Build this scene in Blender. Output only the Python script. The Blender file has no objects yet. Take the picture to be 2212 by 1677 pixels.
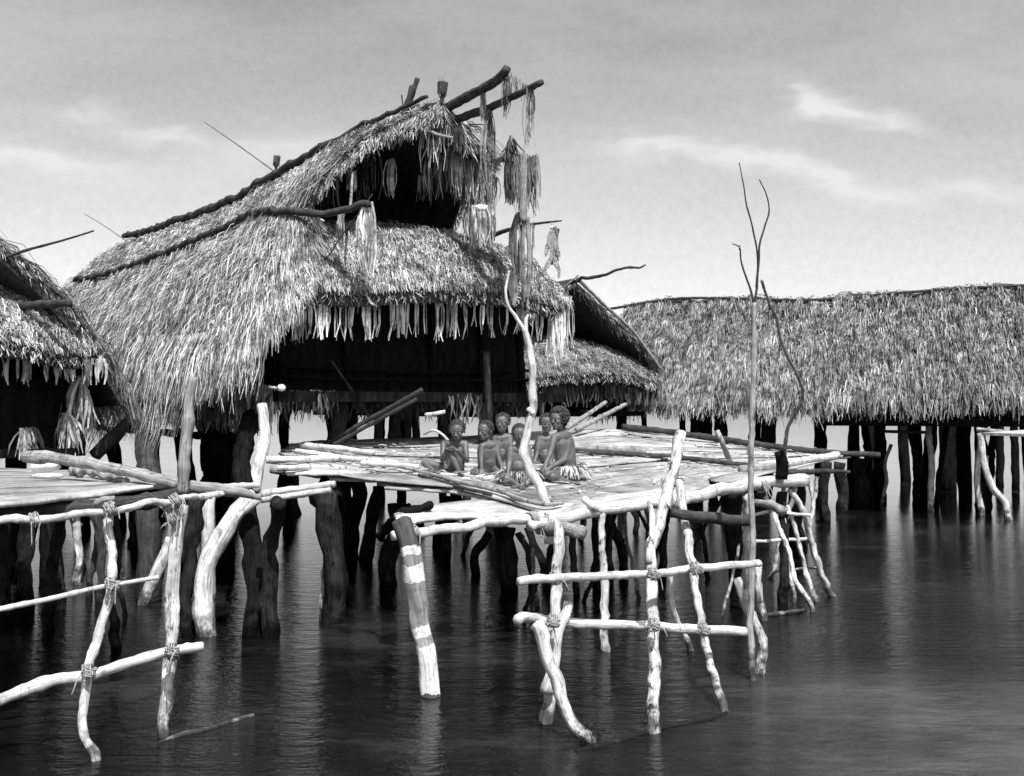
import bpy, math, random
import numpy as np
from mathutils import Vector, Matrix, noise

random.seed(7); rng = np.random.default_rng(7)
sc = bpy.context.scene
# ------------------------------------------------------------------ camera
FP = 2389.0; CX = 1106.0; CY = 838.5; HZ = 876.0; CAMH = 2.0      # picture measured on a 2212 x 1677 grid
PIT = math.atan((HZ - CY) / FP)
cam = bpy.data.cameras.new("camera"); camo = bpy.data.objects.new("camera", cam); sc.collection.objects.link(camo)
cam.sensor_width = 36.0; cam.lens = 36.0 * FP / 2212.0
cam.clip_start = 0.1; cam.clip_end = 6000
camo.location = (0, 0, CAMH); camo.rotation_euler = (math.radians(90) + PIT, 0, 0)
sc.camera = camo
# ------------------------------------------------------------------ light
SUN_EL = math.radians(57); SUN_V = Vector((0.30, -0.954, 0)).normalized()      # horizontal direction towards the sun
to_sun = Vector((SUN_V.x * math.cos(SUN_EL), SUN_V.y * math.cos(SUN_EL), math.sin(SUN_EL)))
sl = bpy.data.lights.new("sun", 'SUN'); sl.energy = 5.0; sl.angle = math.radians(0.5); sl.color = (1, 1, 1)
so = bpy.data.objects.new("sun", sl); sc.collection.objects.link(so)
so.rotation_euler = to_sun.to_track_quat('Z', 'Y').to_euler()
sc.view_settings.view_transform = 'Standard'; sc.view_settings.look = 'None'
sc.view_settings.exposure = 0.35; sc.view_settings.gamma = 1.0

def build_world():
    w = bpy.data.worlds.new("World"); sc.world = w; w.use_nodes = True
    nt = w.node_tree; nt.nodes.clear(); L = nt.links.new
    def N(t, **k):
        n = nt.nodes.new(t)
        for a, b in k.items(): setattr(n, a, b)
        return n
    def M(op, a, b=None, c=None, clamp=False):
        n = N('ShaderNodeMath', operation=op); n.use_clamp = clamp
        for i, x in enumerate((a, b, c)):
            if x is None: continue
            if isinstance(x, (int, float)): n.inputs[i].default_value = x
            else: L(x, n.inputs[i])
        return n.outputs[0]
    out = N('ShaderNodeOutputWorld'); bg = N('ShaderNodeBackground'); bg.inputs[1].default_value = 0.1
    sky = N('ShaderNodeTexSky', sky_type='NISHITA'); sky.sun_disc = False
    sky.sun_elevation = SUN_EL; sky.sun_rotation = math.atan2(SUN_V.x, SUN_V.y)
    sky.altitude = 0; sky.air_density = 1.0; sky.dust_density = 1.4; sky.ozone_density = 1.0
    bw = N('ShaderNodeRGBToBW'); L(sky.outputs[0], bw.inputs[0])
    tc = N('ShaderNodeTexCoord'); sep = N('ShaderNodeSeparateXYZ'); L(tc.outputs['Generated'], sep.inputs[0])
    y = M('MAXIMUM', sep.outputs[1], 0.05)
    X = M('DIVIDE', sep.outputs[0], y); Z = M('DIVIDE', sep.outputs[2], y)
    # high thin cloud: soft banks at their bearings and heights in the sky, broken up by noise
    nz = N('ShaderNodeTexNoise'); nz.inputs['Scale'].default_value = 7.0; nz.inputs['Detail'].default_value = 3.5; nz.inputs['Roughness'].default_value = 0.6
    cb = N('ShaderNodeCombineXYZ'); L(X, cb.inputs[0]); L(M('MULTIPLY', Z, 2.6), cb.inputs[1]); L(cb.outputs[0], nz.inputs['Vector'])
    nw = M('SUBTRACT', nz.outputs[0], 0.5)
    Xw = M('ADD', X, M('MULTIPLY', nw, 0.12)); Zw = M('ADD', Z, M('MULTIPLY', nw, -0.09))
    banks = [(1745, 222, 50, 30, .1, 1.1), (1830, 250, 75, 24, .35, 1.2), (1955, 272, 75, 20, .3, .85), (1420, 322, 120, 20, .02, .9), (1630, 348, 150, 28, .14, 1.1), (1850, 388, 150, 24, .14, 1.1),
             (2110, 400, 120, 24, .2, 1.1), (60, 338, 180, 26, .14, 1.3), (340, 292, 110, 20, .12, 1.1), (180, 245, 70, 22, 0, .8),
             (660, 330, 200, 50, -.04, .9), (1180, 370, 300, 60, 0, .12), (260, 390, 260, 30, .05, .4)]
    tot = None
    for (u, v, ru, rv, sh, a) in banks:
        cx = (u - CX) / FP; cz = (HZ - v) / FP; rx = ru / FP; rz = rv / FP
        dx = M('SUBTRACT', Xw, cx); dz = M('ADD', M('SUBTRACT', Zw, cz), M('MULTIPLY', dx, sh))
        q = M('ADD', M('POWER', M('ABSOLUTE', M('DIVIDE', dx, rx)), 2.0), M('POWER', M('ABSOLUTE', M('DIVIDE', dz, rz)), 2.0))
        g = M('MULTIPLY', M('EXPONENT', M('MULTIPLY', q, -1.0)), a)
        tot = g if tot is None else M('ADD', tot, g)
    n2 = N('ShaderNodeTexNoise'); n2.inputs['Scale'].default_value = 22.0; n2.inputs['Detail'].default_value = 8; n2.inputs['Roughness'].default_value = 0.72
    cb2 = N('ShaderNodeCombineXYZ'); L(X, cb2.inputs[0]); L(M('MULTIPLY', Z, 2.2), cb2.inputs[1]); L(cb2.outputs[0], n2.inputs['Vector'])
    tot = M('MULTIPLY', tot, M('ADD', M('MULTIPLY', n2.outputs[0], 1.5), -0.02), clamp=False)
    n3 = N('ShaderNodeTexNoise'); n3.inputs['Scale'].default_value = 3.2; n3.inputs['Detail'].default_value = 7; n3.inputs['Roughness'].default_value = 0.6
    cb3 = N('ShaderNodeCombineXYZ'); L(X, cb3.inputs[0]); L(M('MULTIPLY', Z, 3.0), cb3.inputs[1]); cb3.inputs[2].default_value = 3.1; L(cb3.outputs[0], n3.inputs['Vector'])
    veil = M('MULTIPLY', M('MAXIMUM', M('SUBTRACT', n3.outputs[0], 0.42), 0.0), 1.1)
    tot = M('MINIMUM', M('ADD', tot, veil), 1.0)
    base = M('POWER', bw.outputs[0], SKYPOW)
    base = M('MULTIPLY', base, SKYMUL)
    n4 = N('ShaderNodeTexNoise'); n4.inputs['Scale'].default_value = 110.0; n4.inputs['Detail'].default_value = 9; n4.inputs['Roughness'].default_value = 0.8
    cb4 = N('ShaderNodeCombineXYZ'); L(X, cb4.inputs[0]); L(Z, cb4.inputs[1]); L(cb4.outputs[0], n4.inputs['Vector']); base = M('MULTIPLY', base, M('ADD', M('MULTIPLY', n4.outputs[0], .45), .775))      # thin mottled haze
    mix = M('ADD', M('MULTIPLY', base, M('SUBTRACT', 1.0, tot)), M('MULTIPLY', tot, CLOUD))
    L(mix, bg.inputs[0]); L(bg.outputs[0], out.inputs[0])
SKYPOW = 1.3; SKYMUL = 0.97; CLOUD = 6.5
build_world()

# ------------------------------------------------------------------ picture-to-place helpers
sP, cP = math.sin(PIT), math.cos(PIT)
def ray(u, v):
    dx = (u - CX) / FP; dz = -(v - CY) / FP
    return Vector((dx, cP - dz * sP, sP + dz * cP))
def P(u, v, d):
    r = ray(u, v); k = d / r.y
    return Vector((r.x * k, d, CAMH + r.z * k))
def PZ(u, v, z=0.0):
    r = ray(u, v); k = (z - CAMH) / r.z
    return Vector((r.x * k, r.y * k, z))
W = lambda u, v: PZ(u, v, 0.0)
DA, DB, DC = 0.342, -0.052, 0.0876                     # the main deck is a slightly tilted plane
def deckz(x, y): return DA + DB * x + DC * y
def PD(u, v, off=0.0):
    r = ray(u, v); k = (DA + off - CAMH) / (r.z - DB * r.x - DC * r.y)
    return Vector((r.x * k, r.y * k, CAMH + r.z * k))
def DW(u, v): return W(u, v).y

# ------------------------------------------------------------------ materials
def new_mat(name):
    m = bpy.data.materials.new(name); m.use_nodes = True
    nt = m.node_tree; b = nt.nodes['Principled BSDF']
    return m, nt, b
def tex_noise(nt, vec, scale, detail=4, rough=.55, dim='3D'):
    n = nt.nodes.new('ShaderNodeTexNoise'); n.inputs['Scale'].default_value = scale
    n.inputs['Detail'].default_value = detail; n.inputs['Roughness'].default_value = rough
    nt.links.new(vec, n.inputs['Vector']); return n.outputs[0]
def ramp(nt, fac, stops):
    r = nt.nodes.new('ShaderNodeValToRGB'); e = r.color_ramp.elements
    e[0].position, e[0].color = stops[0][0], (stops[0][1],) * 3 + (1,)
    e[1].position, e[1].color = stops[-1][0], (stops[-1][1],) * 3 + (1,)
    for p, c in stops[1:-1]:
        x = e.new(p); x.color = (c, c, c, 1)
    nt.links.new(fac, r.inputs[0]); return r.outputs[0]
def mth(nt, op, a, b=None, clamp=False):
    n = nt.nodes.new('ShaderNodeMath'); n.operation = op; n.use_clamp = clamp
    for i, x in enumerate((a, b)):
        if x is None: continue
        if isinstance(x, (int, float)): n.inputs[i].default_value = x
        else: nt.links.new(x, n.inputs[i])
    return n.outputs[0]
def vscale(nt, vec, s):
    n = nt.nodes.new('ShaderNodeMapping'); n.inputs['Scale'].default_value = s
    nt.links.new(vec, n.inputs['Vector']); return n.outputs[0]

def wood_mat(name, lo, hi, wet=True, crack=0.35, spec=.25):
    m, nt, b = new_mat(name)
    tc = nt.nodes.new('ShaderNodeTexCoord'); geo = nt.nodes.new('ShaderNodeNewGeometry')
    mott = tex_noise(nt, tc.outputs['Object'], 9.0, 6, .62)
    uvs = vscale(nt, tc.outputs['UV'], (22.0, 2.2, 1))
    streak = tex_noise(nt, uvs, 1.0, 5, .6)
    fine = tex_noise(nt, vscale(nt, tc.outputs['UV'], (26.0, 3.5, 1)), 1.0, 3, .6)
    f = mth(nt, 'ADD', mth(nt, 'MULTIPLY', mott, .55), mth(nt, 'MULTIPLY', streak, .45))
    col = ramp(nt, f, [(0.36, lo), (0.5, (lo + hi) * .5), (0.6, hi)])
    # dark bark scraps left on the pole
    bark = tex_noise(nt, vscale(nt, tc.outputs['Object'], (16, 16, 6)), 1.0, 8, .75)
    bk = ramp(nt, bark, [(0.54, 1.0), (0.62, crack), (0.75, crack)])
    fk = ramp(nt, fine, [(0.34, .45), (0.52, 1.0)])
    c = mth(nt, 'MULTIPLY', mth(nt, 'MULTIPLY', col, bk), fk)
    if wet:                                           # stained band at the tide line
        s = nt.nodes.new('ShaderNodeSeparateXYZ'); nt.links.new(geo.outputs['Position'], s.inputs[0])
        zz = mth(nt, 'ADD', s.outputs[2], mth(nt, 'MULTIPLY', mth(nt, 'SUBTRACT', mott, .5), .9))
        wr = nt.nodes.new('ShaderNodeMapRange'); wr.inputs[1].default_value = .03; wr.inputs[2].default_value = .24
        wr.inputs[3].default_value = .16; wr.inputs[4].default_value = 1.0
        nt.links.new(zz, wr.inputs[0]); c = mth(nt, 'MULTIPLY', c, wr.outputs[0])
    nt.links.new(c, b.inputs['Base Color']); b.inputs['Roughness'].default_value = .8
    b.inputs['Specular IOR Level'].default_value = spec
    bp = nt.nodes.new('ShaderNodeBump'); bp.inputs['Strength'].default_value = .6; bp.inputs['Distance'].default_value = .012
    nt.links.new(mth(nt, 'ADD', mth(nt, 'ADD', streak, mth(nt, 'MULTIPLY', fine, .4)), mott), bp.inputs['Height'])
    nt.links.new(bp.outputs[0], b.inputs['Normal'])
    return m
def thatch_mat(name, mul=1.0):
    m, nt, b = new_mat(name)
    at = nt.nodes.new('ShaderNodeAttribute'); at.attribute_name = 'shade'
    geo = nt.nodes.new('ShaderNodeNewGeometry')
    big = tex_noise(nt, geo.outputs['Position'], 1.6, 4, .6)
    bg = ramp(nt, big, [(0.3, .62), (0.65, 1.15)])
    md = tex_noise(nt, geo.outputs['Position'], 6.5, 5, .68)
    bg = mth(nt, 'MULTIPLY', bg, ramp(nt, md, [(0.36, .30), (0.5, .95), (0.62, 1.25)]))  # mottled dark patches painted into the colour as shadows among the clumps
    c = mth(nt, 'MULTIPLY', mth(nt, 'MULTIPLY', at.outputs['Fac'], mul), bg, clamp=True)
    nt.links.new(c, b.inputs['Base Color']); b.inputs['Roughness'].default_value = .6
    b.inputs['Specular IOR Level'].default_value = .3
    return m
def plain_mat(name, lo, hi, scale=30, rough=.8, spec=.3, bump=.2, stretch=(1, 1, 1), bd=.01):
    m, nt, b = new_mat(name)
    tc = nt.nodes.new('ShaderNodeTexCoord')
    n = tex_noise(nt, vscale(nt, tc.outputs['Object'], stretch), scale, 6, .62)
    nt.links.new(ramp(nt, n, [(0.35, lo), (0.65, hi)]), b.inputs['Base Color'])
    b.inputs['Roughness'].default_value = rough; b.inputs['Specular IOR Level'].default_value = spec
    bp = nt.nodes.new('ShaderNodeBump'); bp.inputs['Strength'].default_value = bump; bp.inputs['Distance'].default_value = bd
    nt.links.new(n, bp.inputs['Height']); nt.links.new(bp.outputs[0], b.inputs['Normal'])
    return m
def deck_mat():
    m, nt, b = new_mat('bark_sheet')
    tc = nt.nodes.new('ShaderNodeTexCoord'); at = nt.nodes.new('ShaderNodeAttribute'); at.attribute_name = 'shade'
    a = tex_noise(nt, vscale(nt, tc.outputs['UV'], (1.3, 16, 1)), 1.0, 6, .65)
    g = tex_noise(nt, vscale(nt, tc.outputs['UV'], (2.2, 5, 1)), 1.0, 8, .7)
    sp = tex_noise(nt, tc.outputs['Object'], 60.0, 3, .6)
    f = mth(nt, 'ADD', mth(nt, 'MULTIPLY', a, .5), mth(nt, 'MULTIPLY', g, .5))
    c = ramp(nt, f, [(0.34, .09), (0.42, .32), (0.5, .50), (0.62, .62)])
    dirt = tex_noise(nt, tc.outputs['Object'], 1.8, 6, .65); c = mth(nt, 'MULTIPLY', c, ramp(nt, dirt, [(0.36, .55), (0.55, 1.0)]))
    c = mth(nt, 'MULTIPLY', c, ramp(nt, sp, [(0.3, .72), (0.55, 1.0)]))
    c = mth(nt, 'MULTIPLY', c, at.outputs['Fac'])
    nt.links.new(c, b.inputs['Base Color']); b.inputs['Roughness'].default_value = .85; b.inputs['Specular IOR Level'].default_value = .2
    bp = nt.nodes.new('ShaderNodeBump'); bp.inputs['Strength'].default_value = .8; bp.inputs['Distance'].default_value = .034
    nt.links.new(mth(nt, 'ADD', a, g), bp.inputs['Height']); nt.links.new(bp.outputs[0], b.inputs['Normal'])
    return m
def water_mat():
    m, nt, b = new_mat('water')
    tc = nt.nodes.new('ShaderNodeTexCoord')
    b.inputs['Roughness'].default_value = .05
    b.inputs['IOR'].default_value = 1.33; b.inputs['Specular IOR Level'].default_value = .36
    v = tc.outputs['Object']
    pt = mth(nt, 'ADD', mth(nt, 'MULTIPLY', tex_noise(nt, vscale(nt, v, (.8, 1.3, 1)), .55, 7, .62), .7), mth(nt, 'MULTIPLY', tex_noise(nt, vscale(nt, v, (1, 3.0, 1)), 4.0, 5, .7), .3))
    # pale patch painted into the base colour as cloud reflection, lower right
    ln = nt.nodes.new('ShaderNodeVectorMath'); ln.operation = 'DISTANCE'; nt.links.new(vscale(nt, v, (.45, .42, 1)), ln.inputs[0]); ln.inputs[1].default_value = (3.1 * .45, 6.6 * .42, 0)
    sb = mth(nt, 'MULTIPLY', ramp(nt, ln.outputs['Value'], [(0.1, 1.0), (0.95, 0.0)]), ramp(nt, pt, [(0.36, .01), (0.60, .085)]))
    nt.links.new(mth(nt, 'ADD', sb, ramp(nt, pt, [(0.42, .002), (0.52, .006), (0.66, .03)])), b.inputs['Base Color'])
    n1 = tex_noise(nt, vscale(nt, v, (1.0, 2.6, 1)), 3.0, 4, .55)
    n2 = tex_noise(nt, vscale(nt, v, (1.0, 2.2, 1)), 11.0, 4, .6)
    n3 = tex_noise(nt, vscale(nt, v, (1.0, 1.3, 1)), .7, 3, .5)
    h = mth(nt, 'ADD', mth(nt, 'MULTIPLY', n1, 1.3), mth(nt, 'MULTIPLY', n2, .60))
    h = mth(nt, 'ADD', h, mth(nt, 'MULTIPLY', n3, 1.2))
    bp = nt.nodes.new('ShaderNodeBump'); bp.inputs['Strength'].default_value = 1.0; bp.inputs['Distance'].default_value = .015
    sy = nt.nodes.new('ShaderNodeSeparateXYZ'); nt.links.new(v, sy.inputs[0])
    mr = nt.nodes.new('ShaderNodeMapRange'); mr.inputs[1].default_value = 8.0; mr.inputs[2].default_value = 24.0; mr.inputs[3].default_value = 1.0; mr.inputs[4].default_value = .05
    nt.links.new(sy.outputs[1], mr.inputs[0]); nt.links.new(mr.outputs[0], bp.inputs['Strength'])      # the sheltered water behind the houses lies calmer
    nt.links.new(ramp(nt, pt, [(0.42, .03), (0.62, .12)]), b.inputs['Roughness'])
    nt.links.new(h, bp.inputs['Height']); nt.links.new(bp.outputs[0], b.inputs['Normal'])
    return m
PALE = wood_mat('pale_peeled_wood', .40, .78, crack=.5)
GREY = wood_mat('grey_weathered_wood', .16, .42)
DARKW = wood_mat('dark_wood', .02, .075, crack=.5)
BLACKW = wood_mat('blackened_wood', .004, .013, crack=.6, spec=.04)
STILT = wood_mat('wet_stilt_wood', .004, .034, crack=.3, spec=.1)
PATCHY = wood_mat('patchy_bark_wood', .22, .75, crack=.08)
THATCH = thatch_mat('dry_thatch'); BASE = plain_mat('thatch_core', .02, .07, 25, .95, .1, .5)
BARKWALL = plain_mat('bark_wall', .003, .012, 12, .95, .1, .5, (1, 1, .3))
ROPE = plain_mat('vine_rope', .14, .42, 60, .9, .1)
SKIN = plain_mat('dark_skin', .055, .13, 9, .50, .42, .08)
HAIR = plain_mat('curly_hair', .02, .07, 90, .85, .2, .6)
CLOTH = plain_mat('pale_cloth', .6, .75, 40, .9, .2, .3)
DECK = deck_mat()
EYEW = plain_mat('eye', .25, .3, 5, .3, .5, 0)

# ------------------------------------------------------------------ mesh helpers
coll = sc.collection
def origin_of(p):
    o = Vector((0, 0, 0))
    while p is not None:
        o = o + p.location; p = p.parent
    return o
def tag(o, label=None, cat=None, group=None, kind=None):
    if label: o['label'] = label
    if cat: o['category'] = cat
    if group: o['group'] = group
    if kind: o['kind'] = kind
    return o
def thing(name, loc, label, cat, group=None):
    o = bpy.data.objects.new(name, None); coll.objects.link(o); o.location = loc; o.empty_display_size = .1
    return tag(o, label, cat, group)
def link_mesh(name, me, mat, parent=None, base=None):
    o = bpy.data.objects.new(name, me); coll.objects.link(o)
    if mat: me.materials.append(mat)
    if parent is not None: o.parent = parent
    elif base is not None: o.location = base
    return o
class Geo:
    def __init__(s): s.v = []; s.f = []; s.sh = []; s.uv = []
    def add(s, vs, fs, shade=1.0, uvs=None):
        b = len(s.v); s.v += [tuple(x) for x in vs]
        s.f += [tuple(i + b for i in q) for q in fs]
        s.sh += [shade] * len(vs) if isinstance(shade, (int, float)) else list(shade)
        s.uv += uvs if uvs is not None else [(x[0], x[1]) for x in vs]
    def build(s, name, mat, parent=None, base=None, smooth=True):
        V = np.array(s.v, dtype=np.float64)
        if parent is not None: o = np.array(origin_of(parent))
        else:
            if base is None:
                lo = V.min(0); base = Vector(((V[:, 0].mean()), (V[:, 1].mean()), lo[2]))
            o = np.array(base)
        V = V - o
        me = bpy.data.meshes.new(name); me.from_pydata(V.tolist(), [], s.f)
        a = me.attributes.new('shade', 'FLOAT', 'POINT'); a.data.foreach_set('value', np.array(s.sh, dtype=np.float32))
        uvl = me.uv_layers.new(name='UVMap'); li = np.zeros(len(me.loops), dtype=np.int32); me.loops.foreach_get('vertex_index', li)
        uvl.data.foreach_set('uv', np.array(s.uv, dtype=np.float32)[li].ravel())
        if smooth: me.polygons.foreach_set('use_smooth', [True] * len(me.polygons))
        me.update()
        return link_mesh(name, me, mat, parent, base if parent is None else None)

def catmull(pts, step):
    pts = [Vector(p) for p in pts]
    if len(pts) == 2:
        n = max(2, int((pts[1] - pts[0]).length / step)); return [(pts[0].lerp(pts[1], i / n), i / n) for i in range(n + 1)]
    out = []; m = len(pts) - 1
    for i in range(m):
        p0 = pts[i - 1] if i > 0 else pts[0] * 2 - pts[1]; p1 = pts[i]; p2 = pts[i + 1]
        p3 = pts[i + 2] if i + 2 <= m else pts[m] * 2 - pts[m - 1]
        n = max(1, int((p2 - p1).length / step))
        for k in range(n):
            t = k / n
            q = .5 * ((2 * p1) + (-p0 + p2) * t + (2 * p0 - 5 * p1 + 4 * p2 - p3) * t * t + (-p0 + 3 * p1 - 3 * p2 + p3) * t ** 3)
            out.append((q, (i + t) / m))
    out.append((pts[-1], 1.0)); return out
def log_geo(G, pts, r0, r1=None, n=12, wob=.22, lump=.10, cap=True, shade=1.0, seed=None, knots=True):
    """an irregular pole through pts; radii from r0 to r1 (metres) or a list"""
    r1 = r0 if r1 is None else r1
    sd = random.random() * 100 if seed is None else seed
    rs = r0 if isinstance(r0, (list, tuple)) else None
    step = max(.018, (rs[0] if rs else r0) * .8)
    pp = catmull(pts, step); L = 0; prev = None; vs = []; uvs = []; m = len(pp)
    up = None; kn = [random.random() for _ in range(max(1, m // 14))] if knots else []
    for i, (p, t) in enumerate(pp):
        a = pp[min(i + 1, m - 1)][0] - pp[max(i - 1, 0)][0]
        if a.length < 1e-6: a = Vector((0, 0, 1))
        a.normalize()
        if up is None:
            up = Vector((0, 0, 1)) if abs(a.z) < .8 else Vector((1, 0, 0))
        s = a.cross(up); s.normalize(); up = s.cross(a); up.normalize()
        if prev is not None: L += (p - prev).length
        prev = p
        r = (r0 + (r1 - r0) * t) if rs is None else rs[min(int(t * (len(rs) - 1)), len(rs) - 2)] * (1 - (t * (len(rs) - 1)) % 1 if t < 1 else 0) + rs[min(int(t * (len(rs) - 1)) + 1, len(rs) - 1)] * ((t * (len(rs) - 1)) % 1 if t < 1 else 1)
        dv = noise.noise_vector(Vector((L * 1.7 / max(.3, r * 8), sd, 3.1))) * r * wob
        for k in kn:
            d = abs(t - k) * m
            if d < 1.6: r *= 1 + .10 * (1.6 - d)
        c = p + dv
        for j in range(n):
            th = 2 * math.pi * j / n
            rr = r * (1 + .13 * noise.noise(Vector((math.cos(th) * 1.6 + sd, math.sin(th) * 1.6, L * .55 / max(r, .012)))) + lump * noise.noise(Vector((math.cos(th) * 1.3, math.sin(th) * 1.3, L / max(r, .01) * .35 + sd))) * 1.8)
            vs.append(c + (s * math.cos(th) + up * math.sin(th)) * rr); uvs.append((j / n, L))
    fs = []
    for i in range(m - 1):
        for j in range(n):
            fs.append((i * n + j, i * n + (j + 1) % n, (i + 1) * n + (j + 1) % n, (i + 1) * n + j))
    if cap:
        fs.append(tuple(range(n))[::-1]); fs.append(tuple((m - 1) * n + j for j in range(n)))
    G.add(vs, fs, shade, uvs)
def log(name, pts, r0, r1=None, mat=PALE, parent=None, **k):
    G = Geo(); log_geo(G, pts, r0, r1, **k)
    b = None
    if parent is None: b = min([Vector(p) for p in pts], key=lambda q: q.z)
    return G.build(name, mat, parent, b)
def px(d, r): return r * .92 / FP * d           # a radius of r pixels at distance d, in metres
def lash(parent, c, axes, R, width=.05, turns=5, r=.006, tails=2):
    G = Geo()
    for a in axes: wrap_geo(G, c, a, R, width, turns, r, tails)
    G.build('lashing', ROPE, parent)
def wrap_geo(G, c, axis, R, width=.05, turns=5, r=.006, tails=2):
    """vine lashing coiled around an axis through c"""
    a = Vector(axis).normalized(); t = Vector((0, 0, 1)) if abs(a.z) < .8 else Vector((1, 0, 0))
    s = a.cross(t).normalized(); u = s.cross(a)
    pts = []
    for i in range(turns * 8 + 1):
        th = i * math.pi / 4
        pts.append(Vector(c) + a * (width * (i / (turns * 8) - .5) + random.uniform(-.004, .004)) + (s * math.cos(th) + u * math.sin(th)) * (R * (1 + random.uniform(0, .15))))
    log_geo(G, pts, r, n=4, wob=0, lump=0, knots=False)
    for k in range(tails):
        if random.random() < .5: continue
        q = pts[-1] if k % 2 else pts[0]
        dr = Vector((random.uniform(-.7, .7), random.uniform(-1, 0), random.uniform(-1.4, .2)))
        log_geo(G, [q, q + dr * .04, q + dr * .08 + Vector((0, 0, -.03))], r * .8, n=4, wob=0, lump=0, knots=False)

def blades(R, D, N, Ln, Wd, shade, droop=.0, lift=.02, segs=2):
    """numpy leaf strips: roots R, directions D, normals N; returns verts, quads, shades"""
    n = len(R); S = np.cross(D, N); S /= np.linalg.norm(S, axis=1)[:, None] + 1e-9
    tw = rng.uniform(-.9, .9, n)[:, None]; S = S * np.cos(tw) + N * np.sin(tw)
    V = np.zeros((n, segs + 1, 2, 3)); ph = rng.uniform(-.12, .12, n)[:, None]
    if np.isscalar(droop): droop = np.full(n, droop)
    for k in range(segs + 1):
        t = k / segs
        c = R + D * (Ln * t)[:, None] + N * (lift * np.sin(t * 2.4))[:, None] if not np.isscalar(lift) else R + D * (Ln * t)[:, None] + N * lift * math.sin(t * 2.4)
        c = c + S * (ph * math.sin(t * math.pi)) * Ln[:, None]
        c[:, 2] -= droop * t * t * Ln
        w = Wd * (1.0 if k == 0 else (1.05 if k < segs else .45))
        V[:, k, 0] = c - S * (w / 2)[:, None]; V[:, k, 1] = c + S * (w / 2)[:, None]
    idx = np.arange(n)[:, None] * (segs + 1) * 2
    Q = []
    for k in range(segs):
        Q.append(np.concatenate([idx + 2 * k, idx + 2 * k + 1, idx + 2 * k + 3, idx + 2 * k + 2], 1))
    Q = np.stack(Q, 1).reshape(-1, 4)
    return V.reshape(-1, 3), Q, np.repeat(shade, (segs + 1) * 2)
class Strips:
    def __init__(s): s.V = []; s.Q = []; s.S = []; s.n = 0
    def add(s, R, D, N, Ln, Wd, shade, **k):
        R = np.asarray(R, float); D = np.asarray(D, float); N = np.asarray(N, float)
        D = D / (np.linalg.norm(D, axis=1)[:, None] + 1e-9); N = N / (np.linalg.norm(N, axis=1)[:, None] + 1e-9)
        v, q, sh = blades(R, D, N, np.asarray(Ln, float), np.asarray(Wd, float), np.asarray(shade, float), **k)
        s.V.append(v); s.Q.append(q + s.n); s.S.append(sh); s.n += len(v)
    def build(s, name, mat, parent=None, base=None):
        V = np.concatenate(s.V); Q = np.concatenate(s.Q); S = np.concatenate(s.S)
        if parent is not None: o = np.array(origin_of(parent))
        else:
            if base is None: base = Vector((V[:, 0].mean(), V[:, 1].mean(), V[:, 2].min()))
            o = np.array(base)
        V = (V - o).astype(np.float32)
        me = bpy.data.meshes.new(name); me.vertices.add(len(V)); me.vertices.foreach_set('co', V.ravel())
        me.loops.add(len(Q) * 4); me.loops.foreach_set('vertex_index', Q.astype(np.int32).ravel())
        me.polygons.add(len(Q)); me.polygons.foreach_set('loop_start', np.arange(0, len(Q) * 4, 4, dtype=np.int32))
        me.polygons.foreach_set('use_smooth', np.ones(len(Q), dtype=bool))
        me.update(calc_edges=True)
        a = me.attributes.new('shade', 'FLOAT', 'POINT'); a.data.foreach_set('value', S.astype(np.float32))
        return link_mesh(name, me, mat, parent, base if parent is None else None)
def hang(S, top_pts, length, n, width=.012, spread=.06, sh=(.3, .7), facing=(.3, -1, 0), jit=.25):
    """n fibre strips hanging down from the polyline top_pts"""
    tp = np.array([list(p) for p in top_pts], float); m = len(tp) - 1
    t = rng.uniform(0, m, n); i = np.minimum(t.astype(int), m - 1) if m > 0 else np.zeros(n, int)
    fr = (t - i)[:, None]
    R = tp[i] * (1 - fr) + tp[np.minimum(i + 1, m)] * fr if m > 0 else np.repeat(tp, n, 0)
    R = R + rng.normal(0, .012, (n, 3))
    D = np.stack([rng.normal(0, spread, n), rng.normal(0, spread, n), -np.ones(n)], 1)
    N = np.array(facing)[None] + rng.normal(0, .5, (n, 3)) * [1, 1, .2]
    N[:, 2] = 0
    S.add(R, D, N, length * rng.uniform(1 - jit * 2, 1.0, n), width * rng.uniform(.6, 1.5, n), rng.uniform(sh[0], sh[1], n), lift=.0, segs=3)

# ------------------------------------------------------------------ water
def make_water():
    G = Geo(); s = 2500
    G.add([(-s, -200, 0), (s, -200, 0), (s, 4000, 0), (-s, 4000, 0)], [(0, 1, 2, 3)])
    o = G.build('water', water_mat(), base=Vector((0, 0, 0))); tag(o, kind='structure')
make_water()

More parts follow.
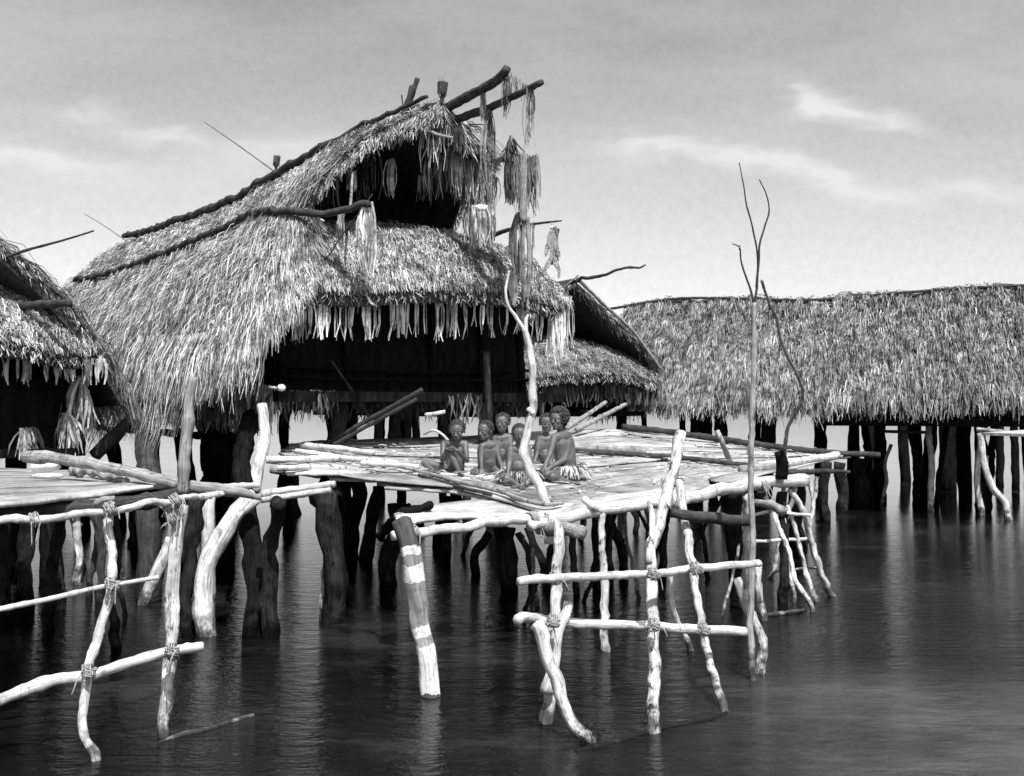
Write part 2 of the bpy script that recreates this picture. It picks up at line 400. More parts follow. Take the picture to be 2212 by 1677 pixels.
# ------------------------------------------------------------------ thatched houses
RD = Vector((-.624, .781, 0)); WD = Vector((.781, .624, 0))     # ridge direction (front to back) and house width direction
class House:
    def __init__(s, name, label, F, zr, zs=1.0, length=9.7, tmax=2.35, R=RD, Wd=WD, tscale=1.0):
        s.F = Vector(F); s.zr = zr; s.zs = zs; s.len = length; s.tmax = tmax; s.R = R; s.W = Wd; s.ts = tscale
        s.root = thing(name, Vector((F[0], F[1], 0)) + R * length * .4, label, 'house')
    flare = 0.0; fwd = 0.0; cut = 0.0; flow = 1.25
    def drop(s, t, sv=5.0):
        T = [0, .5, 1.0, 1.4, 1.8, 2.05, 2.35, 2.6]; D1 = [0, .26, .53, .86, 1.42, 1.97, 2.8, 3.4]; D0 = [0, .37, .80, 1.22, 1.76, 2.15, 2.78, 3.3]
        w = np.clip(1 - (np.asarray(sv, float) - .2) / 1.9, 0, 1) * s.flare
        return (np.interp(t / s.ts, T, D0) * (1 - w) + np.interp(t / s.ts, T, D1) * w) * s.zs
    def M(s, sv, t):                       # sv along ridge, t signed across; arrays
        sv = np.asarray(sv, float); t = np.asarray(t, float); s0_ = sv
        if s.fwd: sv = sv - s.fwd * np.clip((np.abs(t) - 1.55) / .7, 0, 1) * np.clip(1 - sv / 3, 0, 1)
        if s.cut: sv = sv + s.cut * np.clip((t - .72) / 1.1, 0, 1) * np.clip(1 - sv / 4, 0, 1)
        x = s.F.x + s.R.x * sv + s.W.x * t; y = s.F.y + s.R.y * sv + s.W.y * t
        z = s.zr(s0_) - s.drop(np.abs(t), s0_) + .03 * np.sin(sv * 3.1) * np.sin(t * 4.0)
        return np.stack([x, y, z], -1)
    def slope(s, side, n, s0=0.0, name='roof_thatch', wid=(.004, .0125), ln=(.14, .46), shade=(.18, .75), edge=True, fringe=.45, fr_n=1.0, clump=9, t0=0.0, cd=.28, tmax=None, course=0.0, long=1.0):
        old = s.tmax, s.fwd; s.tmax = tmax or s.tmax
        if side > 0: s.fwd = 0.0
        # solid core
        G = Geo(); ns, ntt = 28, 14
        for off in (0.0, -.12):
            pts = []
            for i in range(ns + 1):
                sv = s0 + (s.len - s0) * i / ns
                for j in range(ntt + 1):
                    t = side * (t0 + (s.tmax - t0) * j / ntt); p = s.M(sv, t); pts.append((p[0] - (side * s.W.x * off * -.6 if off else 0), p[1] - (side * s.W.y * off * -.6 if off else 0), p[2] + off - .02))
            fs = [(i * (ntt + 1) + j, i * (ntt + 1) + j + 1, (i + 1) * (ntt + 1) + j + 1, (i + 1) * (ntt + 1) + j) for i in range(ns) for j in range(ntt)]
            G.add(pts, fs)
        b = (ns + 1) * (ntt + 1)
        for i in range(ns):
            for j in (0, ntt):
                a0, a1 = i * (ntt + 1) + j, (i + 1) * (ntt + 1) + j; G.f.append((a0, a1, a1 + b, a0 + b))
        for j in range(ntt):
            for i in (0, ns):
                a0, a1 = i * (ntt + 1) + j, i * (ntt + 1) + j + 1; G.f.append((a0, a1, a1 + b, a0 + b))
        core = G.build('roof', BASE, s.root, smooth=False)
        S = Strips()
        nc = n // clump
        cs = rng.uniform(s0 - .03, s.len + .05, nc); ct = np.sqrt(rng.uniform(0.0, 1.0, nc)) * .25 + rng.uniform(0, 1, nc) * .78
        ct = np.clip(t0 + (s.tmax - t0) * ct, 0, s.tmax)
        if course: ct = np.clip(np.where(rng.uniform(0, 1, nc) < .12, rng.uniform(0, .3, nc), np.round(ct / course) * course) + rng.normal(0, course * .16, nc) + .03 * np.sin(cs * 2.3), 0, s.tmax)
        cdir = rng.normal(0, cd, nc) * np.where(ct > s.flow, .6, 1.0) - .12 * (long > 1); csh = rng.uniform(0, 1, nc) ** 1.5; clf = np.abs(rng.normal(.03, .035, nc))
        k = clump
        sv = np.repeat(cs, k) + rng.normal(0, .035, nc * k); t = np.clip(np.repeat(ct, k) + rng.normal(0, .05, nc * k), 0.0, s.tmax)
        p = s.M(sv, side * t); q = s.M(sv, side * (t + .08)); D = q - p
        D /= np.linalg.norm(D, axis=1)[:, None]
        Rv = np.array(s.R)[None]
        N = np.cross(D, Rv) * side; N /= np.linalg.norm(N, axis=1)[:, None]
        N[N[:, 2] < 0] *= -1
        D = D + Rv * (np.repeat(cdir, k) + rng.normal(0, .10, nc * k))[:, None]
        lift = np.repeat(clf, k) + np.abs(rng.normal(0, .015, nc * k))
        sh = shade[0] + (shade[1] - shade[0]) * (np.repeat(csh, k) * .45 + rng.uniform(0, 1, nc * k) ** 2.4 * .55)
        lk = np.where(t > s.flow, long, 1.0) * np.clip(.75 + .35 * t, .8, 1.4) * (np.clip(.45 + sv * .9, .45, 1) if long > 1 else 1.0)
        S.add(p + N * .005, D, N, lk * rng.uniform(ln[0], ln[1], nc * k), rng.uniform(wid[0], wid[1], nc * k), sh, lift=lift, droop=.12)
        if edge:                     # long fringe at the eave, and a ragged rake
            m = int(5200 * fr_n * (s.len - s0) / 9.7)
            mc = m // 10
            sv = np.repeat(rng.uniform(s0 - .08, s.len, mc), 10) + rng.normal(0, .03, mc * 10); m = mc * 10
            t = s.tmax - rng.uniform(0, .3, m)
            p = s.M(sv, side * t); lnn = fringe * np.repeat(rng.uniform(.5, 1.25, mc), 10) * rng.uniform(.7, 1.1, m)
            D = np.stack([side * s.W.x * .22 + np.repeat(rng.normal(0, .12, mc), 10) + rng.normal(0, .06, m), side * s.W.y * .22 + rng.normal(0, .08, m), -np.ones(m)], 1)
            N = np.array([side * s.W.x, side * s.W.y, .3])[None] + rng.normal(0, .2, (m, 3))
            S.add(p + np.array([side * s.W.x, side * s.W.y, 0]) * .03, D, N, lnn, rng.uniform(wid[0], wid[1], m), rng.uniform(shade[0] * 1.2, shade[1] * 1.05, m), lift=.03, segs=3)
        S.build(name, THATCH, core)
        s.tmax, s.fwd = old
        return core
    def rake(s, side, n=900, s0=0.0, ln=.28, tt=None, shade=(.12, .6)):
        S = Strips(); tt = tt or s.tmax
        t = rng.uniform(0, tt, n); sv = s0 + rng.uniform(-.06, .14, n)
        p = s.M(sv, side * t); p[:, 2] -= rng.uniform(0, .12, n)
        q = s.M(sv, side * (t + .08)); D = q - s.M(sv, side * t); D /= np.linalg.norm(D, axis=1)[:, None]
        D = D * rng.uniform(.1, .9, n)[:, None] + np.array([0, 0, -1.0])[None] * rng.uniform(.2, .9, n)[:, None] - np.array(s.R)[None] * rng.uniform(.0, .55, n)[:, None] + rng.normal(0, .15, (n, 3))
        N = -np.array(s.R)[None] + rng.normal(0, .5, (n, 3))
        S.add(p, D, N, ln * rng.uniform(.4, 1.2, n), rng.uniform(.006, .015, n), rng.uniform(shade[0], shade[1], n), lift=.01)
        return S.build('rake_fringe', THATCH, s.root)
    def apron(s, n=7000, hw=2.1, top_hw=1.25, ze=3.2, zt=4.1, s_e=.7, bulge=1.05, s_t=.95, shade=(.16, .75), name='apron', ln=(.10, .28), lip=1.0, wrap_e=None, wrap_t=None, ph0=-math.pi / 2, hipa=-1.0):
        """half-hipped skirt roof under the gable"""
        m = 90; wrap_e = wrap_e or []; wrap_t = wrap_t or []
        def E(ph):
            sn, cs = math.sin(ph), math.cos(ph)
            w = hw * math.copysign(abs(sn) ** .62, sn); sv = s_e - bulge * abs(cs) ** .6
            q = s.F + s.R * sv + s.W * w; return np.array([q.x, q.y, ze + .06 * math.sin(ph * 5 + 1)])
        def T(ph):
            sn = math.sin(ph); w = top_hw * sn
            q = s.F + s.R * (s_t + .1 * (1 - math.cos(ph))) + s.W * w; return np.array([q.x, q.y, zt - .12 * sn * sn])
        phs = np.linspace(ph0, math.pi / 2, 60)
        EE = np.array([e for e in wrap_e] + [E(a) for a in phs]); TT = np.array([e for e in wrap_t] + [T(a) for a in phs])
        al = np.concatenate([[0], np.cumsum(np.linalg.norm(np.diff(EE, axis=0), axis=1) + .5 * np.linalg.norm(np.diff(TT, axis=0), axis=1))]); al /= al[-1]; aa = np.linspace(0, 1, m)
        EE = np.stack([np.interp(aa, al, EE[:, k]) for k in range(3)], 1); TT = np.stack([np.interp(aa, al, TT[:, k]) for k in range(3)], 1)
        def sm(A):
            for _ in range(3): A = np.concatenate([A[:1], (A[:-2] + 2 * A[1:-1] + A[2:]) / 4, A[-1:]])
            return A
        EE = sm(EE); TT = sm(TT); s.EE = EE; s.TT = TT
        def surf(a, t):                  # a 0..1, t 0 top..1 eave
            x = a * (m - 1); i = np.clip(x.astype(int), 0, m - 2); f = (x - i)[:, None]
            e = EE[i] * (1 - f) + EE[i + 1] * f; tp = TT[i] * (1 - f) + TT[i + 1] * f
            p = tp * (1 - t)[:, None] + e * t[:, None]; p[:, 2] += .20 * np.sin(t * math.pi) * s.zs
            return p
        G = Geo(); k = 8
        for off in (0, -.16):
            pts = []
            for i in range(m):
                for j in range(k + 1):
                    p = surf(np.array([i / (m - 1)]), np.array([j / k]))[0]; pts.append((p[0] - s.R.x * (.06 if off else 0) * -1, p[1] + s.R.y * (.06 if off else 0), p[2] + off - .02))
            G.add(pts, [(i * (k + 1) + j, i * (k + 1) + j + 1, (i + 1) * (k + 1) + j + 1, (i + 1) * (k + 1) + j) for i in range(m - 1) for j in range(k)])
        b = m * (k + 1)
        for i in range(m - 1):
            for j in (0, k):
                a0, a1 = i * (k + 1) + j, (i + 1) * (k + 1) + j; G.f.append((a0, a1, a1 + b, a0 + b))
        core = G.build(name, BASE, s.root, smooth=False)
        S = Strips(); cl = 8; nc = n // cl
        a = np.repeat(rng.uniform(0, 1, nc), cl) + rng.normal(0, .008, nc * cl); a = np.clip(a, 0, 1)
        t = np.clip(np.repeat(rng.uniform(0, 1, nc), cl) + rng.normal(0, .03, nc * cl), 0, .99)
        p = surf(a, t); q = surf(a, np.minimum(t + .05, 1.04)); D = q - p; D /= np.linalg.norm(D, axis=1)[:, None] + 1e-9
        N = np.array([0, 0, 1.0])[None] - D * D[:, 2:3]; N /= np.linalg.norm(N, axis=1)[:, None]
        sh = shade[0] + (shade[1] - shade[0]) * (np.repeat(rng.uniform(0, 1, nc) ** 1.5, cl) * .5 + rng.uniform(0, 1, nc * cl) ** 2 * .5)
        lat = np.cross(D, N); wf = np.where(a < hipa, .35, 1.0)
        D = D + lat * (wf * (np.repeat(rng.normal(0, .42, nc), cl) + rng.normal(0, .18, nc * cl)))[:, None]
        lift = np.abs(np.repeat(rng.normal(.03, .025, nc), cl)) + .01
        S.add(p, D, N, rng.uniform(ln[0], ln[1], nc * cl) * np.where(a < hipa, np.clip(1 + (hipa - a) * 9, 1, 1.9), 1 - .6 * t ** 3), rng.uniform(.004, .012, nc * cl), sh, lift=lift, droop=.25)
        # ragged lip
        nl = int(2600 * lip); a = rng.uniform(0, 1, nl); p = surf(a, rng.uniform(.93, 1.0, nl)); p[:, 2] -= rng.uniform(0, .15, nl)
        D = np.stack([rng.normal(0, .35, nl), rng.normal(-.15, .3, nl), -rng.uniform(.3, 1, nl)], 1)
        N = np.stack([rng.normal(.3, .5, nl), -np.ones(nl), rng.uniform(0, .6, nl)], 1)
        S.add(p, D, N, rng.uniform(.03, .12, nl), rng.uniform(.006, .014, nl), rng.uniform(shade[0], shade[1], nl), lift=.01)
        S.build('apron_thatch', THATCH, core)
        s.surf = surf; return core

def box_between(G, pts_plan, z0, z1, th=.05):
    """upright panels along a plan polyline with thickness"""
    for a, b in zip(pts_plan[:-1], pts_plan[1:]):
        a = Vector(a); b = Vector(b); d = (b - a); d.z = 0; d.normalize(); n = Vector((-d.y, d.x, 0)) * th / 2
        q = [a - n, b - n, b + n, a + n]
        vs = [(p.x, p.y, z0) for p in q] + [(p.x, p.y, z1) for p in q]
        G.add(vs, [(0, 1, 5, 4), (1, 2, 6, 5), (2, 3, 7, 6), (3, 0, 4, 7), (4, 5, 6, 7), (3, 2, 1, 0)])
def slab(G, pts, z0, z1):
    n = len(pts); vs = [(p.x, p.y, z0) for p in pts] + [(p.x, p.y, z1) for p in pts]
    G.add(vs, [tuple(range(n))[::-1], tuple(range(n, 2 * n))] + [(i, (i + 1) % n, n + (i + 1) % n, n + i) for i in range(n)])

# ---- main house
def main_house():
    zr = lambda s: np.interp(s, [-.2, 0, .6, 2.25, 4.6, 7.3, 9.7], [5.42, 5.41, 5.40, 5.33, 5.07, 4.98, 5.03])
    h = House('thatched_stilt_house', 'large thatched stilt house with saddle roof and dark open gable, behind the seated children', (-.81, 12.5, 0), zr)
    r = h.root; h.flare = 1.0; h.fwd = -.6; h.cut = 2.6
    h.slope(-1, 150000, shade=(.03, .85), wid=(.003, .0105), cd=.17, long=1.75); h.slope(1, 12000, shade=(.04, .7), fringe=.3, tmax=1.95)
    h.rake(-1, 2600, tt=1.66, ln=.15); h.rake(1, 2200, tt=.95, ln=.2); h.rake(1, 500, tt=1.9, ln=.12, shade=(.03, .3))
    h.rake(-1, 500, s0=-.02, tt=.5, ln=.22); h.rake(1, 700, s0=-.02, tt=.8, ln=.3)
    def sw(s_, w_, z_): q = h.F + h.R * s_ + h.W * w_; return [q.x, q.y, z_]
    we = [sw(2.6, -2.50, 2.62), sw(1.8, -2.52, 2.56), sw(1.0, -2.52, 2.54), sw(.45, -2.50, 2.56), sw(.08, -2.42, 2.66), sw(-.16, -2.22, 2.84), sw(-.28, -1.98, 3.04), sw(-.33, -1.74, 3.18)]
    wt = [list(h.M(2.6, -1.5)), list(h.M(1.8, -1.55)), list(h.M(1.0, -1.6)), list(h.M(.5, -1.64)), list(h.M(.15, -1.68)), list(h.M(.06, -1.70)), sw(.12, -1.62, 3.98), sw(.35, -1.45, 3.98)]
    for q in wt[:6]: q[2] += .05
    h.apron(80000, hw=2.12, ze=3.26, zt=4.10, shade=(.03, .85), wrap_e=we, wrap_t=wt, ph0=-.95, top_hw=1.5, hipa=.40)
    # walls, floor
    def pt(s, w, z=0): q = h.F + h.R * s + h.W * w; return Vector((q.x, q.y, z))
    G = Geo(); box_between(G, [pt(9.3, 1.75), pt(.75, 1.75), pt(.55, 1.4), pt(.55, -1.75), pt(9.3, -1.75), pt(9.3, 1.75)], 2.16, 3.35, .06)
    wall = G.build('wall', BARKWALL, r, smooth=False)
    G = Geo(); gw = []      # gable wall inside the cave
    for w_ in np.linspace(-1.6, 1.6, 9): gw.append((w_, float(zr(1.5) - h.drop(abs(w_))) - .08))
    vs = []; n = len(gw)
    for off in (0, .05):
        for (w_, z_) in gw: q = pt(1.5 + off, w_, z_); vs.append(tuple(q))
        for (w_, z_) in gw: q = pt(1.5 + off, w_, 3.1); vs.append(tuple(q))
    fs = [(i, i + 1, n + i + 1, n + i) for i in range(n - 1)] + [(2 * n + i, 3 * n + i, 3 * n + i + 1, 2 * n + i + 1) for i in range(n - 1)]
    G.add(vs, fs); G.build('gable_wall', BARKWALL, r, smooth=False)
    G = Geo(); slab(G, [pt(.1, -1.95), pt(9.5, -1.95), pt(9.5, 1.95), pt(.1, 1.95)], 2.04, 2.15); G.build('floor', BLACKW, r, smooth=False)
    for w_ in (-1.7, -.9, .25, .95, 1.6): log('wall_post', [pt(.5, w_, 2.1), pt(.45 + random.uniform(-.05, .05), w_ + random.uniform(-.1, .1), 3.5)], .05, mat=BLACKW, parent=r)
    for z_, s_ in ((2.42, .43), (2.30, .40)): log('rail', [pt(s_, -1.75, z_), pt(s_, 0, z_ + random.uniform(-.05, .03)), pt(s_, 1.75, z_ + .02)], .018, mat=BLACKW, parent=r)
    # floor joists whose sawn ends stick out under the left eave
    for s_, ex in ((3.9, .55), (5.0, .62), (6.2, .5), (2.4, .25), (7.6, .35)):
        log('joist', [pt(s_, -1.9 - ex, 2.02 + .02), pt(s_, 1.6, 1.98)], .055, mat=PALE, parent=r, wob=.1)
    for z_ in (1.62,):
        log('brace', [pt(1.4, -1.8, z_), pt(9.2, -1.7, z_ + .1)], .045, mat=BLACKW, parent=r)
    for (u0, v0, u1, v1, d_) in ((214, 852, 240, 853, 13.2), (272, 854, 295, 855, 12.9), (330, 870, 362, 872, 12.4)): log('joist', [P(u0 - 6, v0, d_ + 1.3), P(u0, v0, d_), P(u1, v1, d_ - .1)], px(d_, 6.5), mat=PALE, parent=r, wob=.1, knots=False)
    # hanging inner thatch below floor
    S = Strips()
    for (a, b, c_, ln_) in ((pt(.2, -1.98, 2.2), pt(9.0, -1.98, 2.25), 2600, .52), (pt(.3, -1.9, 2.15), pt(.3, -1.2, 2.15), 120, .3), (pt(9.4, -1.9, 2.2), pt(9.4, 1.9, 2.2), 900, .34),
                            (pt(.5, 1.95, 2.15), pt(9.0, 1.95, 2.15), 1400, .32)):
        hang(S, [a, b], ln_, c_, .02, .1, (.05, .45), (-.6, -.8, 0), jit=.38)
    hang(S, [pt(.45, -1.8, 2.10), pt(.45, 1.8, 2.10)], .34, 460, .012, .25, (.004, .035), jit=.47)
    for k_ in range(4): w_ = random.uniform(-1.7, 1.6); hang(S, [pt(.1, w_, 2.12), pt(.1, w_ + .15, 2.12)], random.uniform(.25, .42), 14, .012, .25, (.02, .25), jit=.4)
    n = 3400; ii = rng.integers(0, 31, n // 8).repeat(8); e0 = h.EE[ii]; e1 = h.EE[ii + 1]; fr_ = rng.uniform(0, 1, (len(ii), 1)); Rr = e0 * (1 - fr_) + e1 * fr_
    Rr[:, 2] += rng.uniform(-.05, .22, len(ii)); zb = 2.02 + .32 * np.clip((ii - 14) / 18.0, 0, 1) ** .6 + rng.normal(0, .09, len(ii)) + np.repeat(rng.normal(0, .10, len(ii) // 8), 8)
    Ln_ = np.clip(Rr[:, 2] - zb, .12, 1.1); Dd = np.stack([-.10 + rng.normal(0, .07, len(ii)), -.08 + rng.normal(0, .07, len(ii)), -np.ones(len(ii))], 1)
    S.add(Rr, Dd, np.array([[-.5, -1, .1]]) + rng.normal(0, .4, (len(ii), 3)), Ln_, rng.uniform(.004, .013, len(ii)), .05 + .8 * rng.uniform(0, 1, len(ii)) ** 1.3, lift=.03, segs=3)
    S.build('skirt_fringe', THATCH, r)
    # leaf strips under the front eave, in bundles
    S = Strips()
    bund = [(693, 735, 12, 18), (722, 738, 16, 5), (752, 745, 22, 14), (795, 745, 20, 22), (817, 738, 16, 8), (838, 741, 14, 6), (872, 738, 26, 24), (897, 735, 16, 7), (920, 730, 10, 5), (945, 738, 26, 16),
            (975, 745, 14, 18), (990, 732, 10, 8), (1012, 733, 14, 4), (1040, 728, 8, 3), (1062, 733, 12, 8), (1088, 730, 16, 10), (1112, 738, 10, 4), (1135, 735, 26, 18), (1165, 742, 20, 18), (660, 740, 24, 26), (640, 742, 18, 26), (1200, 790, 26, 40), (1225, 760, 20, 30), (705, 728, 8, 5), (860, 712, 40, 8), (770, 712, 60, 8), (1010, 708, 90, 12)]
    for (u, vb, wd, n) in bund:
        fr = (u - 600) / 650.0; w_ = -2.0 + 4.0 * fr; s_ = -.22 + .12 * abs(w_) ** 2 * .35
        q = pt(s_, w_, 3.12)
        a = P(u - wd / 2, 640, q.y - .06); b = P(u + wd / 2, 640, q.y - .06)
        ln_ = (vb - 640) / FP * q.y; n = max(2, int(n * .6))
        hang(S, [a, b], ln_ * random.uniform(.9, 1.05), n, random.uniform(.010, .019), random.uniform(.01, .05), (.45, 1.0), jit=random.uniform(.02, .14))
    S.build('eave_strips', THATCH, r)
    # shaggy curtains in the gable
    S = Strips()
    curt = [(760, 345, 820, 330, 13.4, 100, 60, .35, .03), (690, 380, 760, 350, 12.9, 110, 40, .3, .03), (965, 310, 1010, 320, 12.9, 120, 120, .45, .06), (985, 330, 1060, 370, 12.9, 110, 200, .4, .07),
            (1005, 400, 1062, 400, 13.0, 110, 150, .35, .08), (920, 330, 960, 335, 13.0, 110, 60, .4, .05), (1000, 450, 1030, 470, 13.0, 80, 60, .4, .08), (915, 270, 960, 262, 12.55, 110, 60, .6, .1),
            (905, 380, 935, 380, 13.2, 60, 30, .25, .05), (1030, 350, 1075, 385, 13.0, 70, 120, .5, .08), (960, 250, 1000, 280, 12.5, 70, 90, .5, .12)]
    for (u0, v0, u1, v1, d, L_, n, shd, spr) in curt:
        S = Strips(); hang(S, [P(u0, v0, d), P(u1, v1, d)], L_ / FP * d, int(n * .8), .011, spr, (shd * .15, shd * 1.6), jit=.42)
        S.build('leaf_curtain', THATCH, r)
    # ridge poles and slope pole
    rp = [tuple(h.M(s_, -.16) + np.array([-.05, -.04, .13])) for s_ in (-.05, .6, 1.5, 2.4, 3.5, 4.8, 6.2, 7.5, 8.8, 9.6)]
    log('ridge_pole', rp, [.022, .03, .05, .058, .055, .05, .045], None, mat=DARKW, parent=r, wob=.9)
    rp = [tuple(h.M(s_, -.17) + np.array([0, 0, .05])) for s_ in (-.1, .4, 1.0, 1.8, 2.4)]
    log('ridge_pole', rp, .022, .02, mat=GREY, parent=r, wob=.9)
    S = Strips(); n = 900; sv = rng.uniform(-.1, 9.7, n); p = h.M(sv, rng.normal(0, .05, n)); p[:, 2] += .04
    D = np.array(h.R)[None] * rng.normal(0, 1, n)[:, None] + np.array([0, 0, .12])[None] + rng.normal(0, .25, (n, 3))
    S.add(p, D, np.array([[0, 0, 1.0]]) + rng.normal(0, .4, (n, 3)), rng.uniform(.06, .22, n), rng.uniform(.006, .016, n), rng.uniform(.08, .5, n), lift=.02)
    S.build('ridge_thatch', THATCH, r)
    # stilts
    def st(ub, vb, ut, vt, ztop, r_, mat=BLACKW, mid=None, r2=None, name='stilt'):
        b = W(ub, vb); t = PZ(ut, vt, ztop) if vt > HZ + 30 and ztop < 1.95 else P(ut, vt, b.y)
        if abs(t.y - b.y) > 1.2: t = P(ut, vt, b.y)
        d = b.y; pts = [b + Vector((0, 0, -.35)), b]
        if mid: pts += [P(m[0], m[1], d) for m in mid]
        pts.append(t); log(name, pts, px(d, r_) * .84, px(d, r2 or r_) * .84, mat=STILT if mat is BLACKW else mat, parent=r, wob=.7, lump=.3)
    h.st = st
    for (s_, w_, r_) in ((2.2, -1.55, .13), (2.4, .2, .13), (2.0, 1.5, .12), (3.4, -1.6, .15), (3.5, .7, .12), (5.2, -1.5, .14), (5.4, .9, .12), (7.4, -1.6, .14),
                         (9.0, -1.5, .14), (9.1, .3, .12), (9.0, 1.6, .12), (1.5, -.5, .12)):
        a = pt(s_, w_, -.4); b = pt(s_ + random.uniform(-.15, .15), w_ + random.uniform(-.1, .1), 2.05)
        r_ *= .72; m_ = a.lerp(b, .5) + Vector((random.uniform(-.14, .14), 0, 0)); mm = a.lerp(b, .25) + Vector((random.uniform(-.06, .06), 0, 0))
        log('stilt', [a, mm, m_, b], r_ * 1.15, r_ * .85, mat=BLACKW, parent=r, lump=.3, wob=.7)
    # bigger stilts that show between the decks
    log('stilt', [W(552, 1376) - Vector((0, 0, .3)), W(552, 1376), P(556, 1250, 9.8), P(538, 1130, 10.2), P(520, 1010, 10.9), P(545, 900, 11.6)], px(9.6, 27), px(11.6, 20), mat=BLACKW, parent=r, lump=.25)
    st(588, 1380, 606, 1085, 1.2, 24, mid=[(578, 1250), (600, 1120)], r2=18)
    st(718, 1345, 702, 1050, 1.2, 32, mid=[(718, 1240), (700, 1150), (705, 1090)], r2=36)
    st(742, 1300, 725, 1060, 1.2, 18, mid=[(722, 1220), (735, 1120)], r2=16)
    st(632, 1112, 628, 1010, 1.2, 20)
    st(787, 1212, 814, 1050, 1.2, 16, mid=[(800, 1140), (815, 1060)], r2=18)
    st(842, 1262, 862, 1080, 1.2, 26, mid=[(845, 1200), (860, 1120)], r2=26)
    st(405, 1365, 436, 1070, 1.2, 22, mid=[(408, 1250), (420, 1120)], r2=20)
    log('stilt', [W(318, 1290) - Vector((0, 0, .3)), W(318, 1290), P(322, 1100, 11.6), P(318, 980, 12.1), P(312, 870, 13.0), P(308, 830, 13.8)], px(11.6, 27), px(12, 25), mat=DARKW, parent=r, lump=.2)
    st(262, 1140, 240, 900, 1.2, 18)
    st(490, 1150, 470, 930, 1.2, 20)
    # big trunk before the front wall, and its two slanting poles
    a = PD(722, 962); log('front_post', [a, P(735, 880, a.y), P(742, 700, a.y)], px(a.y, 20), px(a.y, 17), mat=DARKW, parent=r)
    a = PD(800, 955); 
    for (u0, v0, u1, v1, dd, r_) in ((815, 955, 820, 880, 13.3, 10), (850, 955, 855, 880, 13.6, 14), (880, 950, 880, 875, 13.8, 10), (960, 950, 955, 870, 14.0, 12), (900, 950, 895, 880, 14.4, 9), (1040, 945, 1045, 850, 13.2, 9), (1060, 950, 1050, 760, 13.0, 8)):
        log('post', [P(u0, v0 + 30, dd), P(u1, v1, dd)], px(dd, r_), mat=DARKW, parent=r)
    # white corner post
    log('corner_post', [P(545, 1062, 10.7), P(560, 1000, 10.8), P(572, 940, 10.9), P(566, 872, 10.95)], px(10.8, 15), px(10.8, 12), mat=PALE, parent=r)
    return h
HM = main_house()

def on_roof(h, u, v, side, off=.10):
    ss, tt = np.meshgrid(np.linspace(-.1, h.len, 120), np.linspace(0, h.tmax, 60)); p = h.M(ss.ravel(), side * tt.ravel())
    Y = p[:, 1]; zz = (p[:, 2] - CAMH); yc = Y * cP + zz * sP; zc = -Y * sP + zz * cP
    U = CX + FP * p[:, 0] / yc; V = CY - FP * zc / yc; i = int(np.argmin((U - u) ** 2 + (V - v) ** 2)); q = Vector(p[i])
    return q + Vector((side * h.W.x * off, side * h.W.y * off, off)) * 1.0
# ---- ornaments and poles on the main house, each a thing
def finial(u0, v0, u1, v1, d, rtop, label, brush=True):
    a = P(u0, v0, d); b = P(u1, v1, d); t = thing('roof_finial', a, label, 'finial', 'finials on the ridge')
    rt = px(d, rtop)
    log('stem', [a, a.lerp(b, .45), a.lerp(b, .6), b], [rt * .42, rt * .40, rt * .85, rt * 1.05], mat=DARKW, parent=t, knots=False)
    S = Strips(); n = 40; R = np.array(a.lerp(b, .62))[None] + rng.normal(0, rt * .5, (n, 3)); D = np.array((b - a).normalized())[None] + rng.normal(0, .08, (n, 3))
    S.add(R, D, rng.normal(0, 1, (n, 3)), (b - a).length * .40 * rng.uniform(.8, 1.05, n), rng.uniform(.008, .018, n), rng.uniform(.05, .3, n), lift=0)
    S.build('leaf_brush', THATCH, t)
finial(953, 240, 957, 178, 12.5, 11, 'flared brush finial upright at the front peak of the large roof')
finial(595, 382, 598, 338, 15.8, 8, 'small flared finial low down the ridge of the large roof')
t_ = P(873, 246, 13.1)
tt = thing('post_bundle', t_, 'leaning pair of stubby posts bound together on the large roof ridge', 'posts')
log('post', [P(873, 246, 13.1), P(886, 205, 13.1), P(892, 186, 13.1)], px(13, 7), mat=DARKW, parent=tt); log('post', [P(880, 236, 13.15), P(892, 200, 13.15), P(902, 169, 13.15)], px(13, 6), mat=DARKW, parent=tt)
log('twig', [P(872, 246, 13.0), P(868, 205, 13.0)], px(13, 1.5), mat=DARKW, parent=tt); log('twig', [P(878, 240, 13), P(905, 226, 13)], px(13, 2.5), mat=DARKW, parent=tt)
def pole(name, pts, r0, r1, mat, label, cat='pole', group=None, **k):
    o = log(name, pts, r0, r1, mat=mat, **k); tag(o, label, cat, group); return o
pole('thin_spear', [P(595, 372, 15.6), P(520, 318, 15.3), P(442, 264, 15.0)], .012, .006, GREY, 'thin straight spear slanting up left from the ridge of the large roof', 'spear')
pole('thin_spear', [P(275, 522, 19.6), P(225, 488, 19.4), P(182, 462, 19.2)], .011, .005, GREY, 'faint thin stick slanting up from the far end of the large roof ridge', 'stick')
pole('prow_pole', [P(930, 262, 13.0), P(962, 236, 12.6), P(1020, 204, 12.1), P(1075, 172, 11.65), P(1096, 148, 11.5)], .062, .045, DARKW, 'upper of two dark poles jutting forward from the roof peak', 'pole', 'poles jutting from the peak', wob=.12, knots=False)
pole('prow_pole', [P(945, 268, 13.0), P(975, 262, 12.6), P(1050, 236, 12.0), P(1110, 208, 11.5), P(1170, 178, 11.1)], .056, .032, DARKW, 'lower of two dark poles jutting forward from the roof peak', 'pole', 'poles jutting from the peak', wob=.12, knots=False)
pole('peak_twig', [P(1003, 268, 12.7), P(1055, 270, 12.2)], .008, .006, DARKW, 'thin level twig beneath the lower jutting peak pole', 'twig')
pole('peak_stick', [P(933, 286, 12.2), P(950, 293, 12.15), P(978, 298, 12.1)], .018, .014, GREY, 'short pale bent stick stuck in the thatch under the peak', 'stick')
